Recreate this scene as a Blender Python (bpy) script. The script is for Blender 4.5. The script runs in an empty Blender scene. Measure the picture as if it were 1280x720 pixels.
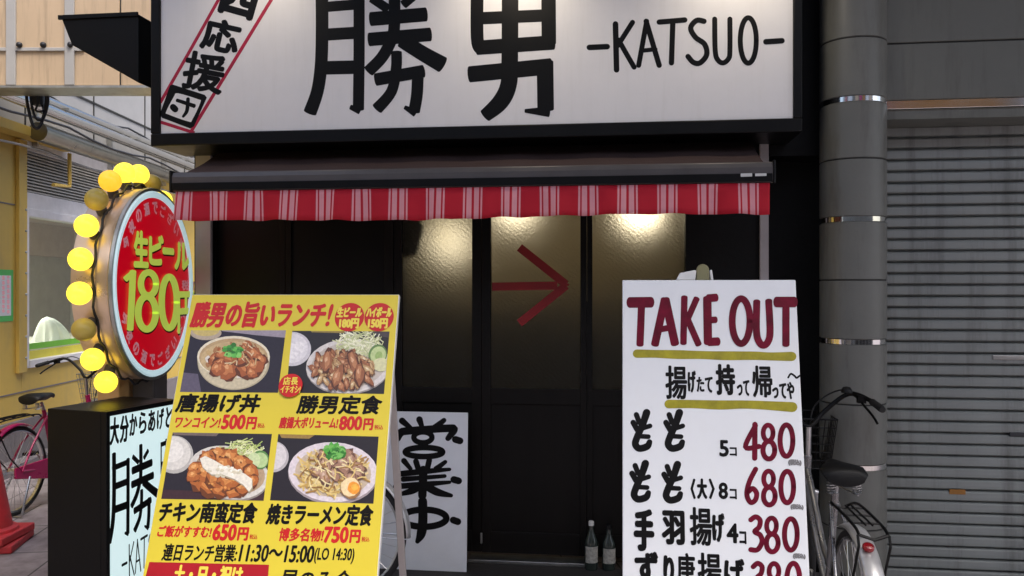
import bpy, bmesh, math, random
from mathutils import Vector, Matrix, Quaternion
C = bpy.context.scene
COL = C.collection
R = math.radians
random.seed(7)

# ---------------------------------------------------------------- camera, sky, sun, exposure
CAM_H, FPX = 1.6, 1050.0
cam = bpy.data.cameras.new('camera'); cam.sensor_width = 36; cam.lens = FPX / 1280 * 36
cam.clip_end = 500; cam.clip_start = 0.05
co = bpy.data.objects.new('camera', cam); COL.objects.link(co)
co.location = (0, 0, CAM_H); co.rotation_euler = (R(90), 0, 0); C.camera = co

SUN_EL, SUN_AZ = R(60), R(140)          # azimuth clockwise from +Y: behind the camera, a little to its right
w = bpy.data.worlds.new('World'); C.world = w; w.use_nodes = True
nt = w.node_tree; bg = nt.nodes['Background']
sky = nt.nodes.new('ShaderNodeTexSky'); sky.sky_type = 'NISHITA'; sky.sun_disc = False
sky.sun_elevation = SUN_EL; sky.sun_rotation = SUN_AZ
sky.air_density = 1.0; sky.dust_density = 4.0; sky.ozone_density = 1.0
nt.links.new(sky.outputs[0], bg.inputs[0]); bg.inputs[1].default_value = 0.15
sl = bpy.data.lights.new('sun', 'SUN'); sl.energy = 1.5; sl.angle = R(25); sl.color = (1, .96, .9)
so = bpy.data.objects.new('sun', sl); COL.objects.link(so)
d = Vector((math.sin(SUN_AZ) * math.cos(SUN_EL), math.cos(SUN_AZ) * math.cos(SUN_EL), math.sin(SUN_EL)))
so.rotation_euler = d.to_track_quat('Z', 'Y').to_euler()
C.view_settings.view_transform = 'Standard'; C.view_settings.look = 'None'
C.view_settings.exposure = 0.95; C.view_settings.gamma = 1.0; C.view_settings.use_curve_mapping = False
C.cycles.use_denoising = True
C.cycles.max_bounces = 10; C.cycles.transmission_bounces = 8

# ---------------------------------------------------------------- colours and materials
def lin(c):
    c /= 255.0
    return c / 12.92 if c <= .04045 else ((c + .055) / 1.055) ** 2.4
def S(r, g, b, k=1.0): return tuple(min(.92, lin(v) * k) for v in (r, g, b))
def new_mat(name):
    m = bpy.data.materials.new(name); m.use_nodes = True
    return m, m.node_tree, m.node_tree.nodes['Principled BSDF']
def mat(name, col, rough=.5, metal=0, var=.12, scale=6.0, bump=0.0, bscale=60.0, emit=None, estr=0, spec=.5, stretch=None, coat=0, rvar=.12, stain=None):
    m, t, b = new_mat(name)
    b.inputs['Metallic'].default_value = metal; b.inputs['Specular IOR Level'].default_value = spec
    b.inputs['Coat Weight'].default_value = coat
    tc = t.nodes.new('ShaderNodeTexCoord'); mp = t.nodes.new('ShaderNodeMapping')
    t.links.new(tc.outputs['Object'], mp.inputs[0])
    if stretch: mp.inputs['Scale'].default_value = stretch
    n = t.nodes.new('ShaderNodeTexNoise'); n.inputs['Scale'].default_value = scale; n.inputs['Detail'].default_value = 8; n.inputs['Roughness'].default_value = .65
    t.links.new(mp.outputs[0], n.inputs['Vector'])
    cr = t.nodes.new('ShaderNodeValToRGB'); t.links.new(n.outputs['Fac'], cr.inputs[0])
    e0, e1 = cr.color_ramp.elements
    e0.position, e1.position = .3, .7
    e0.color = tuple(v * (1 - var) for v in col) + (1,); e1.color = tuple(min(1, v * (1 + var)) for v in col) + (1,)
    src = cr.outputs[0]
    if stain:
        n3 = t.nodes.new('ShaderNodeTexNoise'); n3.inputs['Scale'].default_value = stain[1]; n3.inputs['Detail'].default_value = 10; n3.inputs['Roughness'].default_value = .7
        mp3 = t.nodes.new('ShaderNodeMapping'); mp3.inputs['Scale'].default_value = stain[3] if len(stain) > 3 else (1, 1, 1)
        t.links.new(tc.outputs['Object'], mp3.inputs[0]); t.links.new(mp3.outputs[0], n3.inputs['Vector'])
        c3 = t.nodes.new('ShaderNodeValToRGB'); c3.color_ramp.elements[0].position = .5; c3.color_ramp.elements[1].position = .72
        c3.color_ramp.elements[1].color = (stain[2],) * 3 + (1,)
        t.links.new(n3.outputs['Fac'], c3.inputs[0])
        mx = t.nodes.new('ShaderNodeMixRGB'); t.links.new(c3.outputs[0], mx.inputs[0]); t.links.new(src, mx.inputs[1]); mx.inputs[2].default_value = tuple(stain[0]) + (1,)
        src = mx.outputs[0]
    t.links.new(src, b.inputs['Base Color'])
    mr = t.nodes.new('ShaderNodeMapRange'); t.links.new(n.outputs['Fac'], mr.inputs[0])
    mr.inputs['To Min'].default_value = max(.02, rough - rvar); mr.inputs['To Max'].default_value = min(1, rough + rvar)
    t.links.new(mr.outputs[0], b.inputs['Roughness'])
    if bump:
        n2 = t.nodes.new('ShaderNodeTexNoise'); n2.inputs['Scale'].default_value = bscale; n2.inputs['Detail'].default_value = 5
        t.links.new(mp.outputs[0], n2.inputs['Vector'])
        bp = t.nodes.new('ShaderNodeBump'); bp.inputs['Strength'].default_value = bump; bp.inputs['Distance'].default_value = .01
        t.links.new(n2.outputs['Fac'], bp.inputs['Height']); t.links.new(bp.outputs[0], b.inputs['Normal'])
    if emit:
        b.inputs['Emission Color'].default_value = tuple(emit) + (1,); b.inputs['Emission Strength'].default_value = estr
    return m

M = {}
M['black_wall'] = mat('black_wall', S(12, 11, 11), spec=.22, rough=.55, bump=.15, bscale=40, var=.3)
M['black_wood'] = mat('black_wood', S(16, 13, 11), spec=.22, rough=.5, bump=.2, bscale=30, var=.35, stretch=(1, 1, .1))
M['black_metal'] = mat('black_metal', S(12, 12, 13), spec=.22, rough=.42, var=.2)
M['ink'] = mat('ink', S(9, 9, 10), .5, spec=.2, var=.25, scale=20)
M['maroon_ink'] = mat('maroon_ink', S(98, 4, 34), .55, spec=.2, var=.4, scale=22)
M['olive_ink'] = mat('olive_ink', S(150, 142, 20), .5, var=.28, scale=24)
M['sign_white'] = mat('sign_white', (.84, .835, .84), .42, var=.02, bump=.05, bscale=6, stain=((.66, .65, .62), 4.0, .2, (6, 6, .5)))
M['board_white'] = mat('board_white', (.74, .77, .80), .38, var=.03, bump=.04, bscale=5, stain=((.62, .62, .6), 6.0, .3))
M['paper_white'] = mat('paper_white', (.80, .82, .85), .5, var=.04, bump=.08, bscale=5)
M['red_ink'] = mat('red_ink', S(188, 20, 28), .5, var=.14, scale=25)
M['crimson_line'] = mat('crimson_line', S(176, 14, 58), .5, var=.2, scale=20)
M['yellow_print'] = mat('yellow_print', (.73, .585, .04), .4, var=.04, bump=.04, bscale=4)
M['red_print'] = mat('red_print', S(200, 22, 20), .42, var=.08)
M['dark_red_print'] = mat('dark_red_print', S(172, 12, 26), .42, var=.08)
M['yellow_ink'] = mat('yellow_ink', (.85, .68, .08), .45, var=.05)
M['black_print'] = mat('black_print', S(16, 12, 8), .5, spec=.2, var=.2)
M['grey_ink'] = mat('grey_ink', S(120, 120, 122), .5)
M['column_paint'] = mat('column_paint', S(112, 113, 108), .42, var=.09, scale=3, bump=.06, bscale=120, stain=(S(76, 73, 66), 5.0, .6, (2.2, 2.2, .35)))
M['panel_grey'] = mat('panel_grey', S(110, 111, 104), .5, var=.08, scale=3, bump=.1, bscale=3, stain=(S(76, 73, 66), 3.0, .6, (3, 3, .3)))
M['joint'] = mat('joint', S(45, 45, 43), .7)
M['chrome'] = mat('chrome', (.82, .8, .78), .12, metal=1, var=.05, rvar=.06)
M['steel'] = mat('steel', (.62, .63, .64), .3, metal=1, var=.1)
M['duct'] = mat('duct', (.50, .50, .48), .2, metal=1, var=.08, rvar=.08)
M['duct_dark'] = mat('duct_dark', (.26, .25, .21), .3, metal=1, var=.15, rvar=.1)
M['dull_steel'] = mat('dull_steel', (.5, .5, .48), .42, metal=1, var=.2, stain=((.3, .28, .25), 8, .5))
M['shutter'] = mat('shutter', S(142, 146, 143), .45, metal=0, var=.10, scale=2.0, stretch=(1.2, 1, .5), bump=.35, bscale=2.2, stain=(S(92, 92, 88), 2.6, .75, (4, 1, .3)))
M['trim_grey'] = mat('trim_grey', S(178, 172, 172), .4, var=.08)
M['awning_bar'] = mat('awning_bar', S(92, 88, 88), .4, metal=.3, var=.1)
M['awning_top'] = mat('awning_top', S(70, 52, 50), .8, bump=.2, bscale=90)
M['off_white'] = mat('off_white', (.7, .7, .68), .5)
M['beige_wall'] = mat('beige_wall', S(190, 176, 146), .8)
M['dark_inside'] = mat('dark_inside', S(34, 26, 20), .8)
M['yellow_wall'] = mat('yellow_wall', (.66, .46, .10), .6, var=.08, scale=2, bump=.08, bscale=30, stain=((.42, .31, .13), 2.5, .5, (1, 1, .4)))
M['step_dark'] = mat('step_dark', S(46, 43, 41), .8, bump=.3, bscale=60, var=.2)
M['plinth'] = mat('plinth', S(128, 122, 124), .8, bump=.3, bscale=60)
M['cladding'] = mat('cladding', (.56, .42, .28), .55, var=.1, scale=2, stretch=(1, 1, .4), stain=((.30, .22, .15), 4, .7, (5, 5, .35)))
M['upper_panel'] = mat('upper_panel', (.40, .395, .39), .6, var=.06, stain=((.38, .37, .36), 2, .4))
M['louvre'] = mat('louvre', (.5, .48, .44), .5)
M['frame_white'] = mat('frame_white', (.74, .73, .76), .4)
M['rubber'] = mat('rubber', S(30, 30, 31), .7, bump=.2, bscale=120)
M['black_plastic'] = mat('black_plastic', S(15, 15, 16), .5, spec=.3, bump=.1, bscale=200)
M['magenta_paint'] = mat('magenta_paint', S(176, 16, 92), .3, coat=.4, var=.1)
M['silver_paint'] = mat('silver_paint', (.40, .40, .41), .28, metal=.8)
M['grey_paint'] = mat('grey_paint', S(60, 62, 66), .35, metal=.3)
M['fender_silver'] = mat('fender_silver', (.72, .72, .73), .3, metal=.55, var=.03, rvar=.04)
M['reflector'] = mat('reflector', S(150, 4, 22), .15, coat=1, bump=.3, bscale=400)
M['cone_red'] = mat('cone_red', (.58, .035, .045), .6, var=.2, bump=.15, bscale=40, stain=((.30, .05, .045), 7, .7))
M['paper_green'] = mat('paper_green', S(90, 200, 100), .6)
M['cloth_white'] = mat('cloth_white', (.75, .76, .72), .8, bump=.3, bscale=20)
M['film_green'] = mat('film_green', S(110, 190, 40), .4)
M['film_yellow'] = mat('film_yellow', S(210, 200, 60), .4)
M['room_grey'] = mat('room_grey', (.46, .45, .40), .8, var=.1)
M['room_pink'] = mat('room_pink', (.56, .45, .38), .8, var=.08)
M['tube_lit'] = mat('tube_lit', (.9, .9, .85), .5, emit=(1, 1, .86), estr=2.0)
M['bulb_lit'] = mat('bulb_lit', (.8, .6, .05), .3, emit=(1, .76, .05), estr=.9)
M['bulb_warm'] = mat('bulb_warm', (.8, .55, .08), .3, emit=(1, .52, .02), estr=.5)
M['bulb_off'] = mat('bulb_off', (.62, .46, .09), .3, var=.1)
M['drum'] = mat('drum', (.78, .58, .42), .3, metal=.5, var=.1)  # orange glow of the bulbs is mixed into this base colour
M['rim_lit'] = mat('rim_lit', (.7, .8, .82), .4, emit=(.62, .88, .95), estr=.26)
M['disc_red'] = mat('disc_red', S(176, 4, 24), .35, var=.06, emit=(.6, .0, .012), estr=.28)
M['lime_ink'] = mat('lime_ink', (.6, .72, .08), .4, emit=(.62, .8, .12), estr=.2, var=.06)
M['pink_ink'] = mat('pink_ink', (.85, .42, .48), .5, emit=(.8, .35, .4), estr=.08)
M['lit_face'] = mat('lit_face', (.6, .72, .72), .4, emit=(.70, .92, .93), estr=.34, var=.03)
M['stand_grey'] = mat('stand_grey', S(70, 66, 68), .5)
M['orange_box'] = mat('orange_box', (.72, .42, .16), .4)
M['sticker_orange'] = mat('sticker_orange', S(160, 110, 50), .6)
M['olive_plastic'] = mat('olive_plastic', S(120, 116, 78), .35)
M['cable'] = mat('cable', S(30, 32, 40), .5)
M['pane_dark'] = mat('pane_dark', S(18, 17, 15), .4, spec=.2, var=.2, rvar=.05)
M['bottle_label'] = mat('bottle_label', (.38, .37, .33), .6, var=.45, scale=60)
M['cap_white'] = mat('cap_white', (.75, .74, .7), .4)
M['tape_red'] = mat('tape_red', S(140, 22, 26), .5, var=.1)
M['lamp_warm'] = mat('lamp_warm', (.9, .8, .6), .4, emit=(1, .82, .5), estr=.8)

def clear_glass(name, tint=(.9, .95, .92)):
    m, t, b = new_mat(name)
    tr = t.nodes.new('ShaderNodeBsdfTransparent'); tr.inputs[0].default_value = tint + (1,)
    gl = t.nodes.new('ShaderNodeBsdfGlossy'); gl.inputs['Roughness'].default_value = .03
    fr = t.nodes.new('ShaderNodeFresnel'); ge = t.nodes.new('ShaderNodeNewGeometry'); mp = t.nodes.new('ShaderNodeMapRange')
    t.links.new(ge.outputs['Backfacing'], mp.inputs[0]); mp.inputs['To Min'].default_value = 1.5; mp.inputs['To Max'].default_value = 1 / 1.5; t.links.new(mp.outputs[0], fr.inputs[0])
    mx = t.nodes.new('ShaderNodeMixShader')
    t.links.new(fr.outputs[0], mx.inputs[0]); t.links.new(tr.outputs[0], mx.inputs[1]); t.links.new(gl.outputs[0], mx.inputs[2])
    t.links.new(mx.outputs[0], t.nodes['Material Output'].inputs[0]); return m
M['glass'] = clear_glass('clear_glass')
M['bottle_glass'] = mat('bottle_glass', (.03, .04, .035), .06, spec=.8, var=.1, rvar=.03)
def frosted():
    m, t, b = new_mat('figured_glass')
    b.inputs['Base Color'].default_value = (.80, .77, .64, 1); b.inputs['Roughness'].default_value = .55
    b.inputs['Transmission Weight'].default_value = 1; b.inputs['IOR'].default_value = 1.25
    tc = t.nodes.new('ShaderNodeTexCoord')
    v = t.nodes.new('ShaderNodeTexVoronoi'); v.inputs['Scale'].default_value = 95
    n = t.nodes.new('ShaderNodeTexNoise'); n.inputs['Scale'].default_value = 45
    wv = t.nodes.new('ShaderNodeTexWave'); wv.inputs['Scale'].default_value = 22; wv.inputs['Distortion'].default_value = 5; wv.bands_direction = 'DIAGONAL'
    for x in (v, n, wv): t.links.new(tc.outputs['Object'], x.inputs['Vector'])
    ad = t.nodes.new('ShaderNodeMath'); ad.operation = 'ADD'; t.links.new(v.outputs['Distance'], ad.inputs[0]); t.links.new(n.outputs['Fac'], ad.inputs[1])
    a2 = t.nodes.new('ShaderNodeMath'); a2.operation = 'MULTIPLY_ADD'; t.links.new(wv.outputs['Fac'], a2.inputs[0]); a2.inputs[1].default_value = .35; t.links.new(ad.outputs[0], a2.inputs[2])
    bp = t.nodes.new('ShaderNodeBump'); bp.inputs['Strength'].default_value = .34; bp.inputs['Distance'].default_value = .006
    t.links.new(a2.outputs[0], bp.inputs['Height']); t.links.new(bp.outputs[0], b.inputs['Normal']); return m
M['frosted'] = frosted()

def stripe_mat():
    m, t, b = new_mat('striped_canvas')
    b.inputs['Roughness'].default_value = .75
    uv = t.nodes.new('ShaderNodeUVMap'); sp = t.nodes.new('ShaderNodeSeparateXYZ'); t.links.new(uv.outputs[0], sp.inputs[0])
    fr = t.nodes.new('ShaderNodeMath'); fr.operation = 'FRACT'; t.links.new(sp.outputs[0], fr.inputs[0])
    cr = t.nodes.new('ShaderNodeValToRGB'); cr.color_ramp.interpolation = 'CONSTANT'; t.links.new(fr.outputs[0], cr.inputs[0])
    red, pink = S(196, 8, 40) + (1,), S(234, 160, 168) + (1,)
    el = cr.color_ramp.elements
    el[0].position = 0; el[0].color = red
    el[1].position = .40; el[1].color = pink
    for p, c in ((.45, red), (.49, pink), (.625, red), (.685, pink), (.82, red), (.86, pink), (.91, red)):
        e = el.new(p); e.color = c
    n = t.nodes.new('ShaderNodeTexNoise'); n.inputs['Scale'].default_value = 7; n.inputs['Detail'].default_value = 6
    mx = t.nodes.new('ShaderNodeMixRGB'); mx.blend_type = 'MULTIPLY'; mx.inputs[0].default_value = .35
    t.links.new(cr.outputs[0], mx.inputs[1]); t.links.new(n.outputs['Color'], mx.inputs[2]); 
    cr2 = t.nodes.new('ShaderNodeValToRGB'); cr2.color_ramp.elements[0].color = (.75, .75, .75, 1); t.links.new(n.outputs['Fac'], cr2.inputs[0]); t.links.new(cr2.outputs[0], mx.inputs[2])
    t.links.new(mx.outputs[0], b.inputs['Base Color'])
    bp = t.nodes.new('ShaderNodeBump'); bp.inputs['Strength'].default_value = .15; n2 = t.nodes.new('ShaderNodeTexNoise'); n2.inputs['Scale'].default_value = 300
    t.links.new(n2.outputs['Fac'], bp.inputs['Height']); t.links.new(bp.outputs[0], b.inputs['Normal'])
    return m
M['stripe'] = stripe_mat()
def print_mat():
    m, t, b = new_mat('photo_print'); b.inputs['Roughness'].default_value = .4
    a = t.nodes.new('ShaderNodeVertexColor'); a.layer_name = 'Col'
    tc = t.nodes.new('ShaderNodeTexCoord'); n = t.nodes.new('ShaderNodeTexNoise'); n.inputs['Scale'].default_value = 120; n.inputs['Detail'].default_value = 6
    t.links.new(tc.outputs['Object'], n.inputs['Vector'])
    mr = t.nodes.new('ShaderNodeMapRange'); mr.inputs['From Min'].default_value = .3; mr.inputs['From Max'].default_value = .7; mr.inputs['To Min'].default_value = .86; mr.inputs['To Max'].default_value = 1.1
    t.links.new(n.outputs['Fac'], mr.inputs[0])
    mx = t.nodes.new('ShaderNodeVectorMath'); mx.operation = 'SCALE'; t.links.new(a.outputs[0], mx.inputs[0]); t.links.new(mr.outputs[0], mx.inputs['Scale'])
    t.links.new(mx.outputs[0], b.inputs['Base Color']); return m
M['print'] = print_mat()
def ground_mat():
    m, t, b = new_mat('paving')
    tc = t.nodes.new('ShaderNodeTexCoord'); mp = t.nodes.new('ShaderNodeMapping'); t.links.new(tc.outputs['Object'], mp.inputs[0]); mp.inputs['Rotation'].default_value = (0, 0, R(-7))
    br = t.nodes.new('ShaderNodeTexBrick'); t.links.new(mp.outputs[0], br.inputs['Vector']); br.inputs['Scale'].default_value = 1.0
    br.inputs['Brick Width'].default_value = .6; br.inputs['Row Height'].default_value = .6; br.inputs['Mortar Size'].default_value = .006
    br.inputs['Color1'].default_value = S(170, 160, 165) + (1,); br.inputs['Color2'].default_value = S(158, 150, 152) + (1,); br.inputs['Mortar'].default_value = S(90, 88, 88) + (1,)
    n = t.nodes.new('ShaderNodeTexNoise'); n.inputs['Scale'].default_value = 3.5; n.inputs['Detail'].default_value = 10; n.inputs['Roughness'].default_value = .7; t.links.new(tc.outputs['Object'], n.inputs['Vector'])
    cr = t.nodes.new('ShaderNodeValToRGB'); cr.color_ramp.elements[0].position = .35; cr.color_ramp.elements[0].color = (.55, .53, .52, 1); cr.color_ramp.elements[1].position = .6; t.links.new(n.outputs['Fac'], cr.inputs[0])
    mx = t.nodes.new('ShaderNodeMixRGB'); mx.blend_type = 'MULTIPLY'; mx.inputs[0].default_value = 1; t.links.new(br.outputs[0], mx.inputs[1]); t.links.new(cr.outputs[0], mx.inputs[2])
    t.links.new(mx.outputs[0], b.inputs['Base Color']); b.inputs['Roughness'].default_value = .75
    n2 = t.nodes.new('ShaderNodeTexNoise'); n2.inputs['Scale'].default_value = 150; t.links.new(tc.outputs['Object'], n2.inputs['Vector'])
    bp = t.nodes.new('ShaderNodeBump'); bp.inputs['Strength'].default_value = .25; t.links.new(n2.outputs['Fac'], bp.inputs['Height']); t.links.new(bp.outputs[0], b.inputs['Normal'])
    return m
M['paving'] = ground_mat()

# ---------------------------------------------------------------- mesh helpers
V = Vector
class MB:
    def __init__(s): s.v, s.f, s.c, s.uv = [], [], [], {}
    def add(s, vs, fs, col=None):
        o = len(s.v); s.v += [V(p) for p in vs]
        for f in fs: s.f.append(tuple(i + o for i in f)); s.c.append(col)
    def hexa(s, p):      # 8 points: bottom ring 0-3, top ring 4-7
        s.add(p, [(3, 2, 1, 0), (4, 5, 6, 7), (0, 1, 5, 4), (1, 2, 6, 5), (2, 3, 7, 6), (3, 0, 4, 7)])
    def obox(s, o, ax, ay, az, r0, r1, r2):   # oriented box by ranges along three axes
        P = lambda a, b, c: V(o) + V(ax) * a + V(ay) * b + V(az) * c
        s.hexa([P(r0[0], r1[0], r2[0]), P(r0[1], r1[0], r2[0]), P(r0[1], r1[1], r2[0]), P(r0[0], r1[1], r2[0]),
                P(r0[0], r1[0], r2[1]), P(r0[1], r1[0], r2[1]), P(r0[1], r1[1], r2[1]), P(r0[0], r1[1], r2[1])])
    def box(s, x0, x1, y0, y1, z0, z1): s.obox((0, 0, 0), (1, 0, 0), (0, 1, 0), (0, 0, 1), (x0, x1), (y0, y1), (z0, z1))
    def tube(s, path, r, n=8, closed=False, cap=True):
        path = [V(p) for p in path]; m = len(path); rs = r if isinstance(r, (list, tuple)) else [r] * m
        o = len(s.v); prev = None
        for i, p in enumerate(path):
            a = path[i - 1] if i or closed else p; b = path[(i + 1) % m] if i < m - 1 or closed else p
            t = (b - a).normalized()
            if prev is None:
                h = V((0, 0, 1)) if abs(t.z) < .9 else V((1, 0, 0)); u = t.cross(h).normalized()
            else: u = (prev - t * prev.dot(t)).normalized()
            prev = u; wv = t.cross(u)
            for k in range(n):
                q = 2 * math.pi * k / n; s.v.append(p + (u * math.cos(q) + wv * math.sin(q)) * rs[i])
        for i in range(m if closed else m - 1):
            j = (i + 1) % m
            for k in range(n):
                l = (k + 1) % n; s.f.append((o + i * n + k, o + i * n + l, o + j * n + l, o + j * n + k)); s.c.append(None)
        if cap and not closed:
            s.f.append(tuple(o + k for k in range(n))[::-1]); s.c.append(None)
            s.f.append(tuple(o + (m - 1) * n + k for k in range(n))); s.c.append(None)
    def lathe(s, prof, n=32, o=(0, 0, 0), ax=(0, 0, 1), ux=(1, 0, 0), cap=True, a0=0, a1=2 * math.pi):
        o, ax, ux = V(o), V(ax).normalized(), V(ux).normalized(); uy = ax.cross(ux); b = len(s.v); full = abs(a1 - a0 - 2 * math.pi) < 1e-6
        m = n if full else n + 1
        for r, h in prof:
            for k in range(m):
                q = a0 + (a1 - a0) * k / n; s.v.append(o + ax * h + (ux * math.cos(q) + uy * math.sin(q)) * r)
        for i in range(len(prof) - 1):
            for k in range(n):
                l = (k + 1) % m; s.f.append((b + i * m + k, b + i * m + l, b + (i + 1) * m + l, b + (i + 1) * m + k)); s.c.append(None)
        if cap and full:
            s.f.append(tuple(b + k for k in range(m))[::-1]); s.c.append(None)
            s.f.append(tuple(b + (len(prof) - 1) * m + k for k in range(m))); s.c.append(None)
    def ball(s, c, r, n=16, sc=(1, 1, 1)):
        c = V(c); pr = [(math.sin(math.pi * i / n), -math.cos(math.pi * i / n)) for i in range(n + 1)]
        o = len(s.v); s.lathe([(max(p[0], .001) * r, p[1] * r) for p in pr], n * 2 if n < 12 else 24)
        for i in range(o, len(s.v)): q = s.v[i]; s.v[i] = c + V((q.x * sc[0], q.y * sc[1], q.z * sc[2]))
    def prism(s, pts, dv):     # closed outline (3D) swept by dv
        n = len(pts); dv = V(dv); s.add([V(p) for p in pts] + [V(p) + dv for p in pts],
              [tuple(range(n))[::-1], tuple(range(n, 2 * n))] + [(i, (i + 1) % n, n + (i + 1) % n, n + i) for i in range(n)])
    def build(s, name, m, parent=None, smooth=None, bevel=0, weld=True, fixn=True):
        me = bpy.data.meshes.new(name); base = V(parent['_at']) if parent is not None and '_at' in parent else V((0, 0, 0))
        me.from_pydata([tuple(p - base) for p in s.v], [], s.f)
        if any(c is not None for c in s.c):
            ca = me.color_attributes.new('Col', 'FLOAT_COLOR', 'CORNER'); k = 0
            for p, c in zip(me.polygons, s.c):
                for _ in p.loop_indices: ca.data[_].color = (c or (1, 1, 1)) + (1,)
        if fixn:
            bm = bmesh.new(); bm.from_mesh(me); bmesh.ops.recalc_face_normals(bm, faces=bm.faces); bm.to_mesh(me); bm.free()
        me.materials.append(M[m] if isinstance(m, str) else m)
        if smooth is not None:
            for p in me.polygons: p.use_smooth = True
            me.set_sharp_from_angle(angle=R(smooth))
        o = bpy.data.objects.new(name, me); COL.objects.link(o)
        if parent is not None: o.parent = parent
        if bevel:
            b = o.modifiers.new('bevel', 'BEVEL'); b.width = bevel; b.segments = 2; b.limit_method = 'ANGLE'
        return o

def tag(o, label=None, cat=None, group=None, kind=None):
    if label: o['label'] = label
    if cat: o['category'] = cat
    if group: o['group'] = group
    if kind: o['kind'] = kind
    return o
def thing(name, at, label, cat, group=None):
    o = bpy.data.objects.new(name, None); COL.objects.link(o); o.location = at; o['_at'] = tuple(at); o.empty_display_size = .1
    return tag(o, label, cat, group)
def sub(o, p):        # parent a sub-part: both meshes already share the thing's origin
    o.parent = p; return o

# ---------------------------------------------------------------- measuring: photo pixel -> point of a real plane
def ray(px, py): return V(((px - 640) / FPX, 1, -(py - 360) / FPX))
def at(px, py, Y): return V((0, 0, CAM_H)) + ray(px, py) * Y
class Plane:
    def __init__(s, o, eu, ev):
        s.o, s.eu, s.ev = V(o), V(eu).normalized(), V(ev).normalized(); s.n = s.eu.cross(s.ev).normalized()
    def px(s, x, y):
        r = ray(x, y); c = V((0, 0, CAM_H)); t = (s.o - c).dot(s.n) / r.dot(s.n); p = c + r * t - s.o
        return p.dot(s.eu), p.dot(s.ev)
    def p(s, u, v, h=0): return s.o + s.eu * u + s.ev * v + s.n * h

def smooth_path(pts, k=6):
    if len(pts) < 3: return pts
    out = []
    for i in range(len(pts) - 1):
        p0, p1, p2, p3 = pts[max(i - 1, 0)], pts[i], pts[i + 1], pts[min(i + 2, len(pts) - 1)]
        for j in range(k):
            t = j / k
            out.append(tuple(.5 * (2 * p1[a] + (p2[a] - p0[a]) * t + (2 * p0[a] - 5 * p1[a] + 4 * p2[a] - p3[a]) * t * t + (3 * p1[a] - p0[a] - 3 * p2[a] + p3[a]) * t ** 3) for a in range(len(p1))))
    out.append(pts[-1]); return out
def stroke(mb, pl, pts, wd, h, f, cap=1.0, sm=True):
    """brush stroke: pts (x, y[, width factor]) in source units; f maps source units to photo pixels; drawn flat on plane pl at height h"""
    pts = [(p[0], p[1], p[2] if len(p) > 2 else 1.0) for p in pts]
    if sm: pts = smooth_path(pts)
    L = []; Rr = []; n = len(pts)
    for i, (x, y, k) in enumerate(pts):
        a = pts[max(i - 1, 0)]; b = pts[min(i + 1, n - 1)]; dx, dy = b[0] - a[0], b[1] - a[1]; q = math.hypot(dx, dy) or 1
        nx, ny = -dy / q, dx / q; hw = wd * k / 2
        L.append((x + nx * hw, y + ny * hw)); Rr.append((x - nx * hw, y - ny * hw))
    def capp(i, sgn):
        x, y, k = pts[i]; a = pts[max(i - 1, 0)]; b = pts[min(i + 1, n - 1)]; dx, dy = b[0] - a[0], b[1] - a[1]; q = math.hypot(dx, dy) or 1
        tx, ty = dx / q * sgn, dy / q * sgn; hw = wd * k / 2
        return [(x + tx * hw * cap * math.sin(g) + (-ty) * hw * math.cos(g), y + ty * hw * cap * math.sin(g) + tx * hw * math.cos(g)) for g in [math.pi * j / 6 for j in range(1, 6)]]
    def M3(q): X, Y = f(*q); u, v = pl.px(X, Y); return pl.p(u, v, h)
    vs = [M3(q) for q in L] + [M3(q) for q in Rr]
    mb.add(vs, [(i, i + 1, n + i + 1, n + i) for i in range(n - 1)])
    e1 = [M3(q) for q in [L[-1]] + capp(n - 1, 1) + [Rr[-1]]] ; e0 = [M3(q) for q in [L[0]] + capp(0, -1)[::-1] + [Rr[0]]]
    mb.add(e1, [tuple(range(len(e1)))]); mb.add(e0, [tuple(range(len(e0)))])
def ell(cx, cy, rx, ry, a0=0, a1=360, n=24): return [(cx + rx * math.cos(R(a0 + (a1 - a0) * i / n)), cy + ry * math.sin(R(a0 + (a1 - a0) * i / n))) for i in range(n + 1)]
def strokes(name, pl, lst, f, m, parent, h0=.0007, cap=1.0, dh=.00006):
    mb = MB()
    for i, (pts, wd) in enumerate(lst): stroke(mb, pl, pts, wd, h0 + i * dh, f, cap)
    return mb.build(name, m, parent, fixn=False)
def crop(x0, y0, k): return lambda x, y: (x0 + x / k, y0 + y / k)
ID = lambda x, y: (x, y)

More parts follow.
